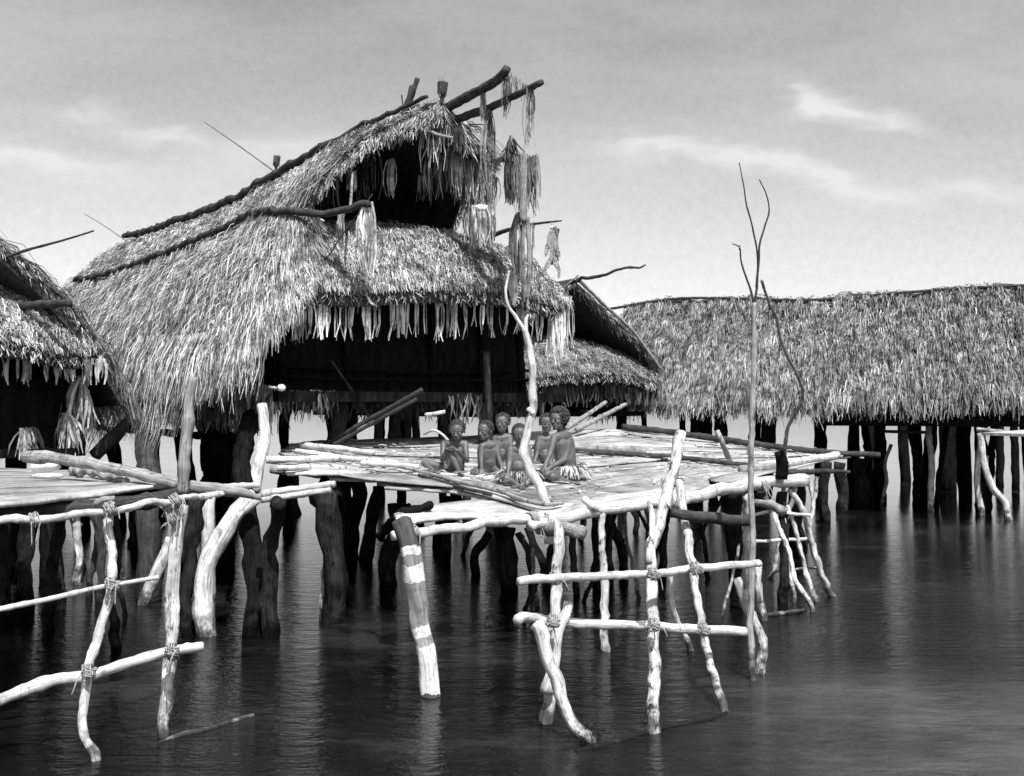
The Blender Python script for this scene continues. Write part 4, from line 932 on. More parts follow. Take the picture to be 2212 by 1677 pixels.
    st(1720, 1200, 1722, 1040, 22); st(1785, 1130, 1785, 1000, 14); st(1820, 1110, 1815, 1000, 16); st(1860, 1090, 1858, 990, 18)
    st(940, 1180, 960, 1040, 10); st(700, 1340, 708, 1190, 13, mat=GREY, mid=[(700, 1270)], r2=10)
    st(895, 1220, 905, 1090, 12); st(965, 1215, 965, 1070, 14); st(1010, 1130, 1010, 1070, 12)
    for (ub, vb, ut, vt, r_, dt_, m_) in ((1130, 1330, 1215, 1150, 6, .8, STILT), (1260, 1300, 1330, 1110, 5, .9, STILT), (1380, 1290, 1345, 1110, 5, .9, GREY), (1490, 1210, 1560, 1075, 5, .4, STILT), (1530, 1250, 1500, 1080, 6, .6, STILT), (1665, 1250, 1720, 1050, 6, .2, GREY), (1740, 1180, 1765, 1030, 5, .1, PATCHY),
                                      (1160, 1310, 1150, 1150, 6, .6, GREY), (1000, 1200, 1040, 1080, 6, .2, STILT), (915, 1150, 880, 1090, 7, .2, STILT), (1420, 1185, 1370, 1090, 5, .3, STILT), (1560, 1330, 1602, 1150, 4, .8, GREY)):
        b = W(ub, vb); d = b.y; log('brace', [b - Vector((0, 0, .25)), b, P((ub + ut) / 2 + random.uniform(-7, 7), (vb + vt) / 2, d + dt_ / 2), P(ut, vt, d + dt_)], px(d, r_), px(d, r_ * .8), mat=m_, parent=root, wob=.8, lump=.3)
    return root
main_deck()
# striped house-post standing in front
def striped_post():
    b = W(930, 1503); d = b.y
    m, nt, bb = new_mat('banded_bark'); geo = nt.nodes.new('ShaderNodeTexCoord'); s = nt.nodes.new('ShaderNodeSeparateXYZ'); nt.links.new(geo.outputs['UV'], s.inputs[0])
    n1 = tex_noise(nt, geo.outputs['Object'], 8, 5, .6); n2 = tex_noise(nt, vscale(nt, geo.outputs['UV'], (40, 3, 1)), 1, 5, .6)
    r = nt.nodes.new('ShaderNodeValToRGB'); r.color_ramp.interpolation = 'CONSTANT'; e = r.color_ramp.elements
    Lt = 1.60; st_ = [(0, .16), (.32, .80), (.30 + .36, .34), (.30 + .42, .78), (.30 + .49, .28), (.30 + .79, .80), (.30 + .91, .24), (.30 + .965, .75), (.30 + 1.02, .06)]
    e[0].position = 0; e[0].color = (.1, .1, .1, 1); e[1].position = st_[1][0] / Lt; e[1].color = (st_[1][1],) * 3 + (1,)
    for p, c in st_[2:]:
        x = e.new(min(p / Lt, .999)); x.color = (c, c, c, 1)
    f = mth(nt, 'ADD', mth(nt, 'DIVIDE', s.outputs[1], Lt), mth(nt, 'MULTIPLY', mth(nt, 'SUBTRACT', n1, .5), .07)); nt.links.new(f, r.inputs[0])
    c = mth(nt, 'MULTIPLY', r.outputs[0], ramp(nt, n2, [(0.32, .45), (0.6, 1.05)]))
    c = mth(nt, 'MULTIPLY', c, ramp(nt, tex_noise(nt, geo.outputs['Object'], 14, 7, .72), [(0.36, .5), (0.5, 1.0)])); nt.links.new(c, bb.inputs['Base Color']); bb.inputs['Roughness'].default_value = .8
    o = log('striped_post', [b - Vector((0.02, 0, .3)), b, P(905, 1330, d), P(885, 1190, d), P(868, 1130, d + .1)], px(d, 22), px(d, 24), mat=m, n=20, wob=.2, lump=.14, knots=False)
    tag(o, 'thick leaning post with broad white and grey bands, in the water under the deck corner', 'post')
    pole('broken_branch', [P(822, 1160, 9.3), P(850, 1125, 9.0), P(875, 1108, 8.9), P(935, 1092, 9.0)], .035, .03, BLACKW, 'dark broken timber jammed under the torn deck corner', 'timber', lump=.5)
striped_post()

# ---- fence frame in front of the deck
def fence():
    root = thing('pole_fence', W(1410, 1580), 'rough fence of lashed crooked poles standing in the water before the deck', 'fence')
    def post(pts, dB, dT, r0, r1, mat, base=True, name='post'):
        n = len(pts); q = [P(u, v, dB + (dT - dB) * i / (n - 1)) for i, (u, v) in enumerate(pts)]
        if base: q = [q[0] - Vector((0, 0, .3))] + q
        log(name, q, px(dB, r0), px(dT, r1), mat=mat, parent=root, wob=.6, lump=.2)
    dA = DW(1180, 1562)
    post([(1180, 1562), (1186, 1480), (1190, 1400), (1200, 1300), (1205, 1220), (1203, 1160), (1205, 1130)], dA, 7.5, 15, 11, PATCHY)
    post([(1276, 1602), (1255, 1580), (1222, 1530), (1196, 1465), (1180, 1415), (1170, 1368), (1160, 1350)], DW(1276, 1602), 6.75, 13, 16, PALE)
    post([(1185, 1500), (1205, 1380), (1228, 1300)], 6.95, 7.05, 14, 11, PALE, base=False)
    post([(1411, 1582), (1410, 1500), (1411, 1400), (1408, 1300), (1404, 1210), (1418, 1150), (1438, 1080), (1455, 1010), (1472, 938)], DW(1411, 1582), 8.6, 14, 13, PATCHY)
    post([(1400, 1215), (1410, 1120), (1402, 1085)], 7.4, 7.9, 8, 5, PATCHY, base=False, name='side_limb')
    post([(1566, 1537), (1545, 1470), (1525, 1400), (1515, 1340), (1500, 1260), (1490, 1180), (1478, 1110), (1465, 1042)], DW(1566, 1537), 9.2, 9, 10, PATCHY)
    post([(1492, 1405), (1470, 1355), (1452, 1310), (1448, 1240)], DW(1492, 1405), 8.9, 7, 7, PALE)
    # rails
    def rail(pts, d0, d1, r0, mat=PALE):
        n = len(pts); log('rail', [P(u, v, d0 + (d1 - d0) * i / (n - 1)) for i, (u, v) in enumerate(pts)], px(d0, r0), mat=mat, parent=root, wob=.4, n=14)
    rail([(1120, 1257), (1230, 1247), (1330, 1244), (1410, 1240), (1500, 1228), (1580, 1221), (1640, 1218)], 6.75, 7.75, 10)
    rail([(1118, 1338), (1140, 1334), (1190, 1342), (1280, 1349), (1380, 1350), (1480, 1358), (1610, 1364)], 6.75, 7.65, 12)
    for (u, v, d) in ((1198, 1250, 6.9), (1412, 1240, 7.15), (1503, 1228, 7.3), (1195, 1342, 6.85), (1412, 1350, 7.15), (1520, 1360, 7.35)):
        lash(root, P(u, v, d), [Vector((.25, .1, 1)), Vector((1, .2, 0))], px(d, 14), .05, 4, .0045, 2)
fence()
def sapling(name, stem, brs, label, d0, d1, r0, mat=GREY):
    root = thing(name, stem[0] if isinstance(stem[0], Vector) else P(stem[0][0], stem[0][1], d0), label, 'sapling')
    n = len(stem); q = [P(u, v, d0 + (d1 - d0) * i / (n - 1)) for i, (u, v) in enumerate(stem)]
    q = [q[0] - Vector((0, 0, .25))] + q; log('stem', q, px(d0, r0), px(d1, r0 * .62), mat=mat, parent=root, wob=.5)
    for (pts, ra, rb) in brs: log('branch', [P(u, v, d1) for u, v in pts], px(d1, ra), px(d1, rb), mat=DARKW if mat is GREY else mat, parent=root, n=6, wob=1.2)
sapling('bare_sapling', [(1626, 1468), (1620, 1380), (1622, 1290), (1626, 1180), (1622, 1050), (1624, 900), (1628, 780), (1630, 655)],
        [([(1630, 660), (1636, 600), (1637, 560), (1625, 490), (1612, 440), (1606, 400), (1597, 352)], 3, 1.2), ([(1634, 620), (1640, 540), (1650, 490), (1661, 455), (1655, 420), (1640, 388)], 3, 1.2),
         ([(1630, 655), (1612, 600), (1600, 560), (1597, 535), (1581, 527)], 3, 1.2), ([(1597, 540), (1599, 530)], 1.5, 1)],
        'tall bare forked sapling standing in the water right of the leaning post', DW(1626, 1468), 8.3, 9)
sapling('bent_sapling', [(1692, 1030), (1694, 985), (1700, 930), (1722, 885), (1733, 840), (1712, 790), (1690, 745), (1678, 690), (1660, 650), (1645, 605)], [],
        'thin bent sapling curving up beside the tall forked one', 11.3, 9.5, 5)
sapling('forked_pole', [(1186, 1112), (1170, 1060), (1142, 1010), (1130, 975), (1142, 930), (1151, 870), (1150, 800), (1141, 745), (1133, 705)],
        [([(1134, 708), (1112, 684), (1098, 660), (1094, 620), (1100, 585)], 5, 2.5), ([(1133, 710), (1136, 690), (1142, 680)], 5, 3), ([(1150, 895), (1143, 885), (1138, 880)], 6, 5)],
        'pale crooked forked pole rising from the deck edge in front of the children', 9.35, 9.3, 12, mat=PALE)
pole('deck_stake', [PD(1576, 996), P(1562, 960, 12.6), P(1548, 930, 12.6)], .034, .028, GREY, 'short stake leaning on the right half of the deck', 'stake')
pole('deck_stub', [PD(1620, 988), PD(1618, 985) + Vector((0, 0, .1))], .03, .03, GREY, 'tiny post stub standing on the deck by the sapling', 'stub')
pole('corner_stub', [P(1688, 1036, 11.0), P(1690, 1000, 11.0), P(1684, 975, 11.0)], .06, .05, BLACKW, 'dark stump at the deck edge where the bent sapling is tied', 'stub')
# ladder at the right end
def ladder():
    root = thing('pole_ladder', W(1750, 1310), 'loose ladder of four slanting pale poles at the right end of the deck', 'ladder')
    for pts, r_ in (([(1800, 1288), (1770, 1230), (1750, 1160), (1738, 1110), (1708, 1058)], 8), ([(1762, 1300), (1742, 1240), (1725, 1170), (1700, 1090)], 6), ([(1752, 1322), (1720, 1250), (1695, 1170), (1675, 1120), (1652, 1072)], 6), ([(1716, 1302), (1708, 1240), (1700, 1190), (1694, 1120)], 5)):
        d = DW(*pts[0]); d = min(d, 11.9); q = [P(u, v, d + (11.3 - d) * i / 4) for i, (u, v) in enumerate(pts)]; q = [q[0] - Vector((0, 0, .25))] + q
        log('leg', q, px(d, r_), px(11, r_ * .8), mat=PALE, parent=root, wob=1.0, lump=.3)
    log('rung', [P(1625, 1118, 11.2), P(1660, 1105, 11.25), P(1700, 1108, 11.25), P(1752, 1116, 11.2)], px(11, 4), mat=PALE, parent=root, wob=1)
    log('rung', [P(1675, 1235, 11.6), P(1730, 1228, 11.6), P(1772, 1226, 11.6)], px(11, 3), mat=GREY, parent=root, wob=1)
    log('rung', [P(1630, 1170, 11.3), P(1690, 1167, 11.3), P(1742, 1163, 11.3)], px(11, 4), mat=PALE, parent=root, wob=1)
ladder()
pole('sunken_pole', [W(1650, 1332) + Vector((0, 0, .01)), W(1715, 1326) + Vector((0, 0, .02)), W(1740, 1318)], .02, .015, GREY, 'thin stick lying on the water at the foot of the ladder', 'stick')
pole('floating_pole', [W(1245, 1622) - Vector((0, 0, .01)), W(1320, 1606), W(1440, 1572), W(1530, 1555), W(1570, 1540)], .018, .012, DARKW, 'half-sunk dark pole floating at the foot of the fence', 'pole')
pole('floating_pole', [W(330, 1606) - Vector((0, 0, .02)), W(400, 1586), W(440, 1578), W(500, 1560), W(546, 1546)], .018, .016, GREY, 'thin half-sunk pole floating lower left', 'pole')
G = Geo()
for k in range(14):
    c = W(1268 + random.uniform(-12, 30), 1604 + random.uniform(-20, 10)); log_geo(G, [c + Vector((0, 0, .0)), c + Vector((random.uniform(-.06, .06), random.uniform(-.05, .05), random.uniform(.02, .09))), c + Vector((random.uniform(-.1, .1), random.uniform(-.1, .1), random.uniform(.0, .06)))], .004, n=4, wob=0, lump=0, knots=False)
tag(G.build('weed_tangle', DARKW), 'small tangle of dark weed caught at the foot of the curved fence pole', 'weed')
# poles resting on the main deck
pole('deck_rail', [PD(1345, 922, .06), PD(1480, 938, .06), PD(1620, 958, .06), PD(1760, 975, .06), P(1900, 984, 14.0)], .045, .035, DARKW, 'long dark pole lying along the rear edge of the deck', 'pole')
pole('deck_rail', [PD(1150, 968, .05), PD(1300, 978, .05), PD(1460, 988, .05), PD(1620, 1006, .05)], .032, .026, DARKW, 'long thin dark pole lying across the middle of the deck behind the girl', 'pole')
pole('short_log', [PD(1236, 966, .06), PD(1310, 970, .06), PD(1396, 976, .06)], .055, .05, GREY, 'short grey log lying on the deck right of the girl', 'log')
pole('edge_log', [PD(1640, 1006, .05), PD(1720, 998, .06), PD(1808, 984, .05)], .045, .05, PALE, 'white knobbly log along the right front edge of the deck', 'log')
pole('edge_log', [PD(1600, 1015, .05), PD(1680, 1008, .05), PD(1700, 1005, .05)], .05, .04, GREY, 'grey log end tucked beside the white edge log', 'log')
pole('outrigger_pole', [P(1705, 1022, 11.6), P(1780, 1018, 12.2), P(1835, 1020, 12.5)], .035, .02, DARKW, 'dark thin pole jutting right beyond the deck corner', 'pole')
pole('deck_pole', [PD(715, 975, .05), PD(800, 992, .05), PD(867, 1009, .05), PD(930, 1024, .05), PD(987, 1040, .05), PD(1047, 1052, .05), PD(1087, 1063, .05), PD(1127, 1079, .05), PD(1179, 1090, .05), PD(1215, 1088, .04)], [.014, .016, .016, .018, .02, .026, .022, .018, .018, .014], None, GREY, 'bent grey pole lying on the deck before the children, tied with white vine', 'pole')
pole('deck_pole', [PD(905, 1026, .03), PD(1000, 1054, .03), PD(1062, 1068, .03)], .016, .014, DARKW, 'second darker pole alongside the bent grey deck pole', 'pole')
for i, (a, b, r_, l) in enumerate((((575, 994), (760, 990), .035, 'white pole end at the left edge of the deck, nearest the corner post'), ((600, 1012), (668, 1010), .03, 'short white stick under the left edge planks'),
                                  ((650, 962), (810, 978), .035, 'topmost pale stick of the loose heap at the deck rear left'), ((690, 985), (860, 1000), .03, 'pale stick in the loose heap left of the seated boy'), ((640, 975), (720, 985), .03, 'short stick in the loose heap near the dark trunk'),
                                  ((780, 1000), (905, 1008), .03, 'pale stick lying nearest the left child'))):
    pole('loose_stick', [PD(a[0], a[1], .07), PD((a[0] + b[0]) / 2, (a[1] + b[1]) / 2, .08), PD(b[0], b[1], .06)], r_, r_ * .8, PALE, l, 'stick', 'loose sticks on the deck')
for (u0, v0, u1, v1, l) in ((566, 1068, 724, 1045, 'upper'), (566, 1080, 716, 1058, 'lower')):
    pole('pale_runner', [P(u0, v0, 9.3), P(u1, v1, 9.2)], .032, .028, PALE, l + ' of two parallel white poles running right from the pointed log', 'pole', 'parallel white poles')
pole('slant_pole', [P(700, 962, 12.2), P(800, 905, 12.0), P(912, 842, 11.8)], .028, .024, DARKW, 'upper of two long poles slanting up into the dark under the house', 'pole', 'slanting poles under the house')
pole('slant_pole', [P(712, 966, 12.1), P(810, 912, 11.9), P(900, 862, 11.8)], .022, .02, DARKW, 'lower of two long poles slanting up into the dark under the house', 'pole', 'slanting poles under the house')
pole('thin_pole', [P(716, 780, 12.1), P(800, 902, 12.3)], .014, .012, DARKW, 'thin pole crossing the slanting poles in the shadow', 'pole')
pole('bow_stick', [P(916, 938, 11.7), P(936, 930, 11.6), P(955, 938, 11.5), P(968, 952, 11.45), P(984, 958, 11.4)], .014, .012, PALE, 'pale bow-shaped stick curving behind the left boy', 'stick')
pole('white_board', [P(918, 897, 12.2), P(962, 890, 12.2)], .022, .02, PALE, 'short white board end above the left boy in the shade', 'board')
# gourd under the corner fringe
G = Geo(); c = P(608, 838, 11.2); ell_geo(G, c, .042, .04, .036); log_geo(G, [c + Vector((-.05, 0, 0)), c + Vector((-.13, 0, .01))], .014, .01, n=6)
tag(G.build('hanging_gourd', CLOTH), 'small white gourd hanging below the corner fringe', 'gourd')

# ---- left platform
def left_deck():
    root = thing('plank_deck', W(160, 1500), 'flat plank platform at the left edge with a log along its back', 'platform')
    z = 1.42
    def q(u, v, off=0): return PZ(u, v, z + off)
    back = [q(-160, 1012), q(0, 1012), q(200, 1016), q(370, 1036)]; front = [q(-160, 1108), q(0, 1090), q(200, 1066), q(412, 1040)]
    for i in range(7):
        f0 = i / 7; f1 = (i + .97) / 7; e = [1, .98, .97, .93, .8, .75, .72][i] + random.uniform(-.02, .02); ns = 12
        pr = [(poly_at(front, k / ns * e).lerp(poly_at(back, k / ns * e), f0), poly_at(front, k / ns * e).lerp(poly_at(back, k / ns * e), f1)) for k in range(ns + 1)]
        G = Geo(); sheet(G, pr, .03, random.uniform(0, .015), random.uniform(.65, .9) if i > 0 else 1.15, rag=.012); G.build('plank', DECK, root)
    log('front_beam', [P(-160, 1142, 6.1), P(0, 1124, 6.3), P(90, 1122, 6.4), P(180, 1108, 6.5), P(250, 1106, 6.6)], px(6.4, 10), px(6.5, 8), mat=PALE, parent=root, wob=.7)
    log('front_beam', [P(245, 1106, 6.55), P(310, 1090, 6.7), P(370, 1084, 7.0), P(430, 1072, 7.3), P(480, 1068, 7.5)], px(6.6, 8), px(7.2, 7), mat=PALE, parent=root, wob=1.2, lump=.3)
    log('under_beam', [P(-100, 1112, 6.8), P(250, 1092, 7.3), P(420, 1062, 8.0)], .05, mat=DARKW, parent=root)
    log('under_beam', [P(-100, 1060, 8.3), P(400, 1060, 8.8)], .06, mat=BLACKW, parent=root)
    log('cross_stick', [P(395, 1062, 7.9), P(480, 1052, 7.9), P(560, 1048, 8.0)], .02, mat=PALE, parent=root)
    log('fork', [P(205, 1092, 6.6), P(222, 1080, 6.6), P(248, 1078, 6.6)], px(6.6, 7), mat=GREY, parent=root)
    for (u, v, d) in ((238, 1100, 6.55), (380, 1080, 7.0), (372, 1120, 7.0), (360, 1095, 7.0), (75, 1122, 6.4)):
        lash(root, P(u, v, d), [Vector((.6, .4, random.uniform(0, 1)))], px(d, 15), .06, 5, .005, 4)
    def st(ub, vb, ut, vt, r_, mat=BLACKW, mid=None, r2=None):
        b = W(ub, vb); d = b.y; log('stilt', [b - Vector((0, 0, .35)), b] + [P(m[0], m[1], d) for m in (mid or [])] + [P(ut, vt, d)], px(d, r_) * .85, px(d, r2 or r_) * .85, mat=STILT if mat is BLACKW else mat, parent=root, lump=.35, wob=.8)
    st(55, 1320, 60, 1090, 24, mid=[(52, 1210)], r2=18); st(10, 1330, 5, 1100, 22); st(105, 1360, 128, 1110, 14, mid=[(112, 1230), (122, 1180)]); st(215, 1300, 205, 1090, 12, mat=DARKW, mid=[(220, 1200)])
    st(168, 1262, 168, 1100, 12, mat=PALE, mid=[(170, 1200), (165, 1150)], r2=9); st(-50, 1380, -60, 1100, 24)
    st(190, 1290, 225, 1100, 9, mat=DARKW); st(250, 1400, 245, 1090, 13, mid=[(240, 1300), (252, 1200)]); st(328, 1260, 325, 1060, 16); st(290, 1180, 288, 1060, 18)
    for (ub, vb, ut, vt, r_, m_) in ((30, 1260, 95, 1110, 5, STILT), (140, 1290, 100, 1120, 5, STILT), (270, 1330, 225, 1110, 6, STILT), (350, 1240, 300, 1080, 6, STILT), (185, 1230, 150, 1110, 4, GREY)):
        b = W(ub, vb); d = b.y; log('brace', [b - Vector((0, 0, .25)), b, P((ub + ut) / 2 + random.uniform(-7, 7), (vb + vt) / 2, d), P(ut, vt, d)], px(d, r_), px(d, r_ * .8), mat=m_, parent=root, wob=.8, lump=.3)
    return root
left_deck()
def left_frame():
    root = thing('water_fence', W(205, 1640), 'rough frame of two crooked posts and two rails standing in the water, lower left', 'frame')
    def mk(name, pts, d0, d1, r0, r1, mat=PATCHY, base=True, **k):
        n = len(pts); q = [P(u, v, d0 + (d1 - d0) * i / (n - 1)) for i, (u, v) in enumerate(pts)]
        if base: q = [q[0] - Vector((0, 0, .25))] + q
        log(name, q, px(d0, r0), px(d1, r1), mat=mat, parent=root, **k)
    mk('post', [(206, 1642), (185, 1600), (180, 1540), (190, 1450), (212, 1370), (238, 1300), (243, 1250), (242, 1200), (232, 1150), (238, 1085)], DW(206, 1642), 6.7, 11, 10, mat=PALE, wob=.5, lump=.2, n=14)
    mk('post', [(354, 1592), (358, 1500), (370, 1400), (374, 1300), (380, 1180), (390, 1090)], DW(354, 1592), 7.1, 11, 17, wob=.4, lump=.25, n=14)
    mk('rail', [(-60, 1332), (0, 1316), (100, 1296), (200, 1272), (245, 1264), (343, 1248)], 6.3, 6.8, 7, 5, mat=PALE, base=False)
    mk('rail', [(-60, 1545), (10, 1512), (100, 1474), (200, 1455), (300, 1425), (380, 1405), (438, 1398)], 6.25, 6.75, 15, 11, mat=PALE, base=False, wob=.4, n=14)
    for (u, v, d) in ((192, 1450, 6.35), (372, 1412, 6.65), (243, 1262, 6.45), (372, 1404, 6.6)):
        lash(root, P(u, v, d), [Vector((.2, .1, 1)), Vector((1, .2, .2))], px(d, 15), .06, 4, .005, 4)
left_frame()
pole('tall_post', [P(394, 1066, 7.6), P(398, 1000, 7.6), P(404, 940, 7.6), P(408, 860, 7.6), P(416, 814, 7.6)], px(7.6, 14), px(7.6, 11), GREY, 'upright grey post rising at the right end of the left platform', 'post', lump=.2)
pole('long_log', [P(55, 985, 8.6), P(150, 995, 8.4), P(250, 1012, 8.15), P(330, 1032, 8.0), P(385, 1046, 7.9)], px(8.4, 14), px(8, 12), GREY, 'long grey log lying across the back of the left platform', 'log', n=16, wob=.25)
pole('pointed_log', [P(408, 1050, 7.75), P(470, 1056, 7.85), P(530, 1066, 7.95), P(564, 1078, 8.0)], [px(8, 13), px(8, 15), px(8, 12), px(8, 3)], None, GREY, 'short log with a sharpened tip right of the upright grey post', 'log', n=16, wob=.2, knots=False)
pole('leaning_trunk', [W(446, 1372) - Vector((0, 0, .3)), W(446, 1372), P(436, 1290, 9.7), P(446, 1220, 9.75), P(476, 1160, 9.8), P(512, 1105, 9.9), P(548, 1072, 10.0)], px(9.7, 23), px(10, 20), PALE, 'thick pale trunk leaning right from the water under the pointed log', 'trunk', n=16, lump=.15)
pole('upright_trunk', [W(452, 1330), P(450, 1200, 10.4), P(448, 1070, 10.4)], px(10.4, 14), px(10.4, 17), PALE, 'pale vertical trunk half behind the thick leaning one', 'trunk')
pole('slanting_log', [W(311, 1306) - Vector((0, 0, .2)), W(311, 1306), P(340, 1235, 11.1), P(372, 1165, 11.1)], px(11.1, 11), px(11.1, 17), PALE, 'short pale trunk slanting from the water left of the mottled post', 'trunk')
pole('dead_branch', [PZ(150, 1015, 1.46), PZ(190, 1022, 1.47), PZ(240, 1030, 1.46), PZ(275, 1038, 1.45)], .03, .025, GREY, 'crooked grey branch in front of the long log on the left platform', 'branch', wob=1.4)
G = Geo(); c = PZ(95, 1020, 1.46); ell_geo(G, c + Vector((0, 0, .05)), .11, .07, .06, nz=.5)
tag(G.build('cloth_bundle', CLOTH), 'lumpy pale bundle resting on the left platform', 'bundle')
G = Geo(); c = PZ(102, 1034, 1.45); ell_geo(G, c + Vector((0, 0, .02)), .12, .05, .022, nz=.3); tag(G.build('flat_stone', CLOTH), 'flat pale slab lying in front of the lumpy bundle', 'slab')
# extra dark stilts and lean-to timber in the gap between houses
pole('slant_timber', [P(205, 985, 12.5), P(240, 950, 12.5), P(285, 905, 12.5)], px(12.5, 16), px(12.5, 14), DARKW, 'dark slanting timber between the left house and the large one', 'timber')
pole('dark_trunk', [W(460, 1120), P(470, 1000, 13.5), P(440, 900, 13.5)], .2, .12, BLACKW, 'black forked trunk under the large house, left of the white corner post', 'trunk', lump=.3)
pole('dark_trunk', [P(478, 1010, 13.3), P(520, 950, 13.3), P(560, 900, 13.3)], .07, .09, BLACKW, 'black branch rising right from the forked trunk under the large house', 'trunk', lump=.3)

# ------------------------------------------------------------------ people
def ring_caps(G, p0, r0, p1, r1, n=12):
    p0 = Vector(p0); p1 = Vector(p1); a = p1 - p0; L = a.length
    if L < 1e-5: a = Vector((0, 0, 1)); L = 1e-5
    a.normalize(); t = Vector((0, 0, 1)) if abs(a.z) < .8 else Vector((1, 0, 0)); s = a.cross(t).normalized(); u = s.cross(a)
    rings = [(p0 - a * r0 * math.cos(x), r0 * math.sin(x)) for x in (math.pi * .15, math.pi * .3)] + [(p0, r0), (p1, r1)] + [(p1 + a * r1 * math.cos(x), r1 * math.sin(x)) for x in (math.pi * .3, math.pi * .15)]
    vs = [p0 - a * r0]; fs = []
    for (c, r) in rings:
        for j in range(n): th = 2 * math.pi * j / n; vs.append(c + (s * math.cos(th) + u * math.sin(th)) * r)
    vs.append(p1 + a * r1); m = len(rings)
    for j in range(n): fs.append((0, 1 + j, 1 + (j + 1) % n))
    for i in range(m - 1):
        for j in range(n): fs.append((1 + i * n + j, 1 + (i + 1) * n + j, 1 + (i + 1) * n + (j + 1) % n, 1 + i * n + (j + 1) % n))
    e = len(vs) - 1
    for j in range(n): fs.append((e, 1 + (m - 1) * n + (j + 1) % n, 1 + (m - 1) * n + j))
    G.add(vs, fs)
def ell_axes(G, c, ax, ay, az, n=16, m=10):
    vs = [c - az]; fs = []
    for i in range(1, m):
        ph = math.pi * i / m - math.pi / 2
        for j in range(n): th = 2 * math.pi * j / n; vs.append(c + ax * (math.cos(ph) * math.cos(th)) + ay * (math.cos(ph) * math.sin(th)) + az * math.sin(ph))
    vs.append(c + az)
    for j in range(n): fs.append((0, 1 + (j + 1) % n, 1 + j))
    for i in range(m - 2):
        for j in range(n): fs.append((1 + i * n + j, 1 + i * n + (j + 1) % n, 1 + (i + 1) * n + (j + 1) % n, 1 + (i + 1) * n + j))
    e = len(vs) - 1
    for j in range(n): fs.append((e, 1 + (m - 2) * n + j, 1 + (m - 2) * n + (j + 1) % n))
    G.add(vs, fs)
def remesh_obj(G, name, mat, parent, voxel, smooth=2):
    o = G.build('tmp_' + name, None, parent)
    m = o.modifiers.new('r', 'REMESH'); m.mode = 'VOXEL'; m.voxel_size = voxel; m.use_smooth_shade = True
    if smooth: s = o.modifiers.new('s', 'SMOOTH'); s.factor = .5; s.iterations = smooth
    dg = bpy.context.evaluated_depsgraph_get(); me = bpy.data.meshes.new_from_object(o.evaluated_get(dg)); me.name = name
    bpy.data.objects.remove(o); me.materials.clear()
    for p in me.polygons: p.use_smooth = True
    return link_mesh(name, me, mat, parent)
def hand(G, w, d, nrm, sc_=1.0, curl=.7, side=1):
    """palm from the wrist w along d; palm faces nrm"""
    d = Vector(d).normalized(); nrm = Vector(nrm); nrm = (nrm - d * nrm.dot(d)).normalized(); s = d.cross(nrm) * side
    L = .052 * sc_
    for k in (-1.2, 0, 1.2): ring_caps(G, w + s * k * .008 * sc_, .011 * sc_, w + d * L + s * k * .012 * sc_, .010 * sc_, 8)
    for i, (off, ln) in enumerate(((-1.5, .82), (-.5, 1.0), (.5, .95), (1.5, .75))):
        b = w + d * L + s * off * .0115 * sc_; l1 = .026 * ln * sc_; l2 = .022 * ln * sc_
        c1 = curl * random.uniform(.7, 1.2); d1 = (d * math.cos(c1 * .6) + nrm * math.sin(c1 * .6)); p1 = b + d1 * l1
        d2 = (d * math.cos(c1 * 1.5) + nrm * math.sin(c1 * 1.5)); p2 = p1 + d2 * l2
        ring_caps(G, b, .0068 * sc_, p1, .0062 * sc_, 8); ring_caps(G, p1, .0062 * sc_, p2, .005 * sc_, 8)
    b = w + d * .012 * sc_ - s * .016 * sc_; p1 = b + (d * .7 - s * .7 + nrm * .35).normalized() * .024 * sc_; p2 = p1 + (d * .9 - s * .15 + nrm * .5).normalized() * .02 * sc_
    ring_caps(G, b, .0085 * sc_, p1, .0075 * sc_, 8); ring_caps(G, p1, .0075 * sc_, p2, .006 * sc_, 8)
def foot(G, ankle, d, sc_=1.0):
    d = Vector(d).normalized(); s = d.cross(Vector((0, 0, 1))).normalized()
    heel = ankle - d * .018 * sc_ + Vector((0, 0, -.012)); ball = ankle + d * .075 * sc_ + Vector((0, 0, -.02 * sc_))
    ring_caps(G, heel, .019 * sc_, ball, .016 * sc_); ring_caps(G, ball - s * .012 * sc_, .013 * sc_, ball + s * .014 * sc_, .012 * sc_)
    for k in range(5):
        b = ball + s * (k - 2) * .0095 * sc_; ring_caps(G, b, .007 * sc_, b + d * (.03 - .003 * abs(k - .5)) * sc_, .0058 * sc_, 8)

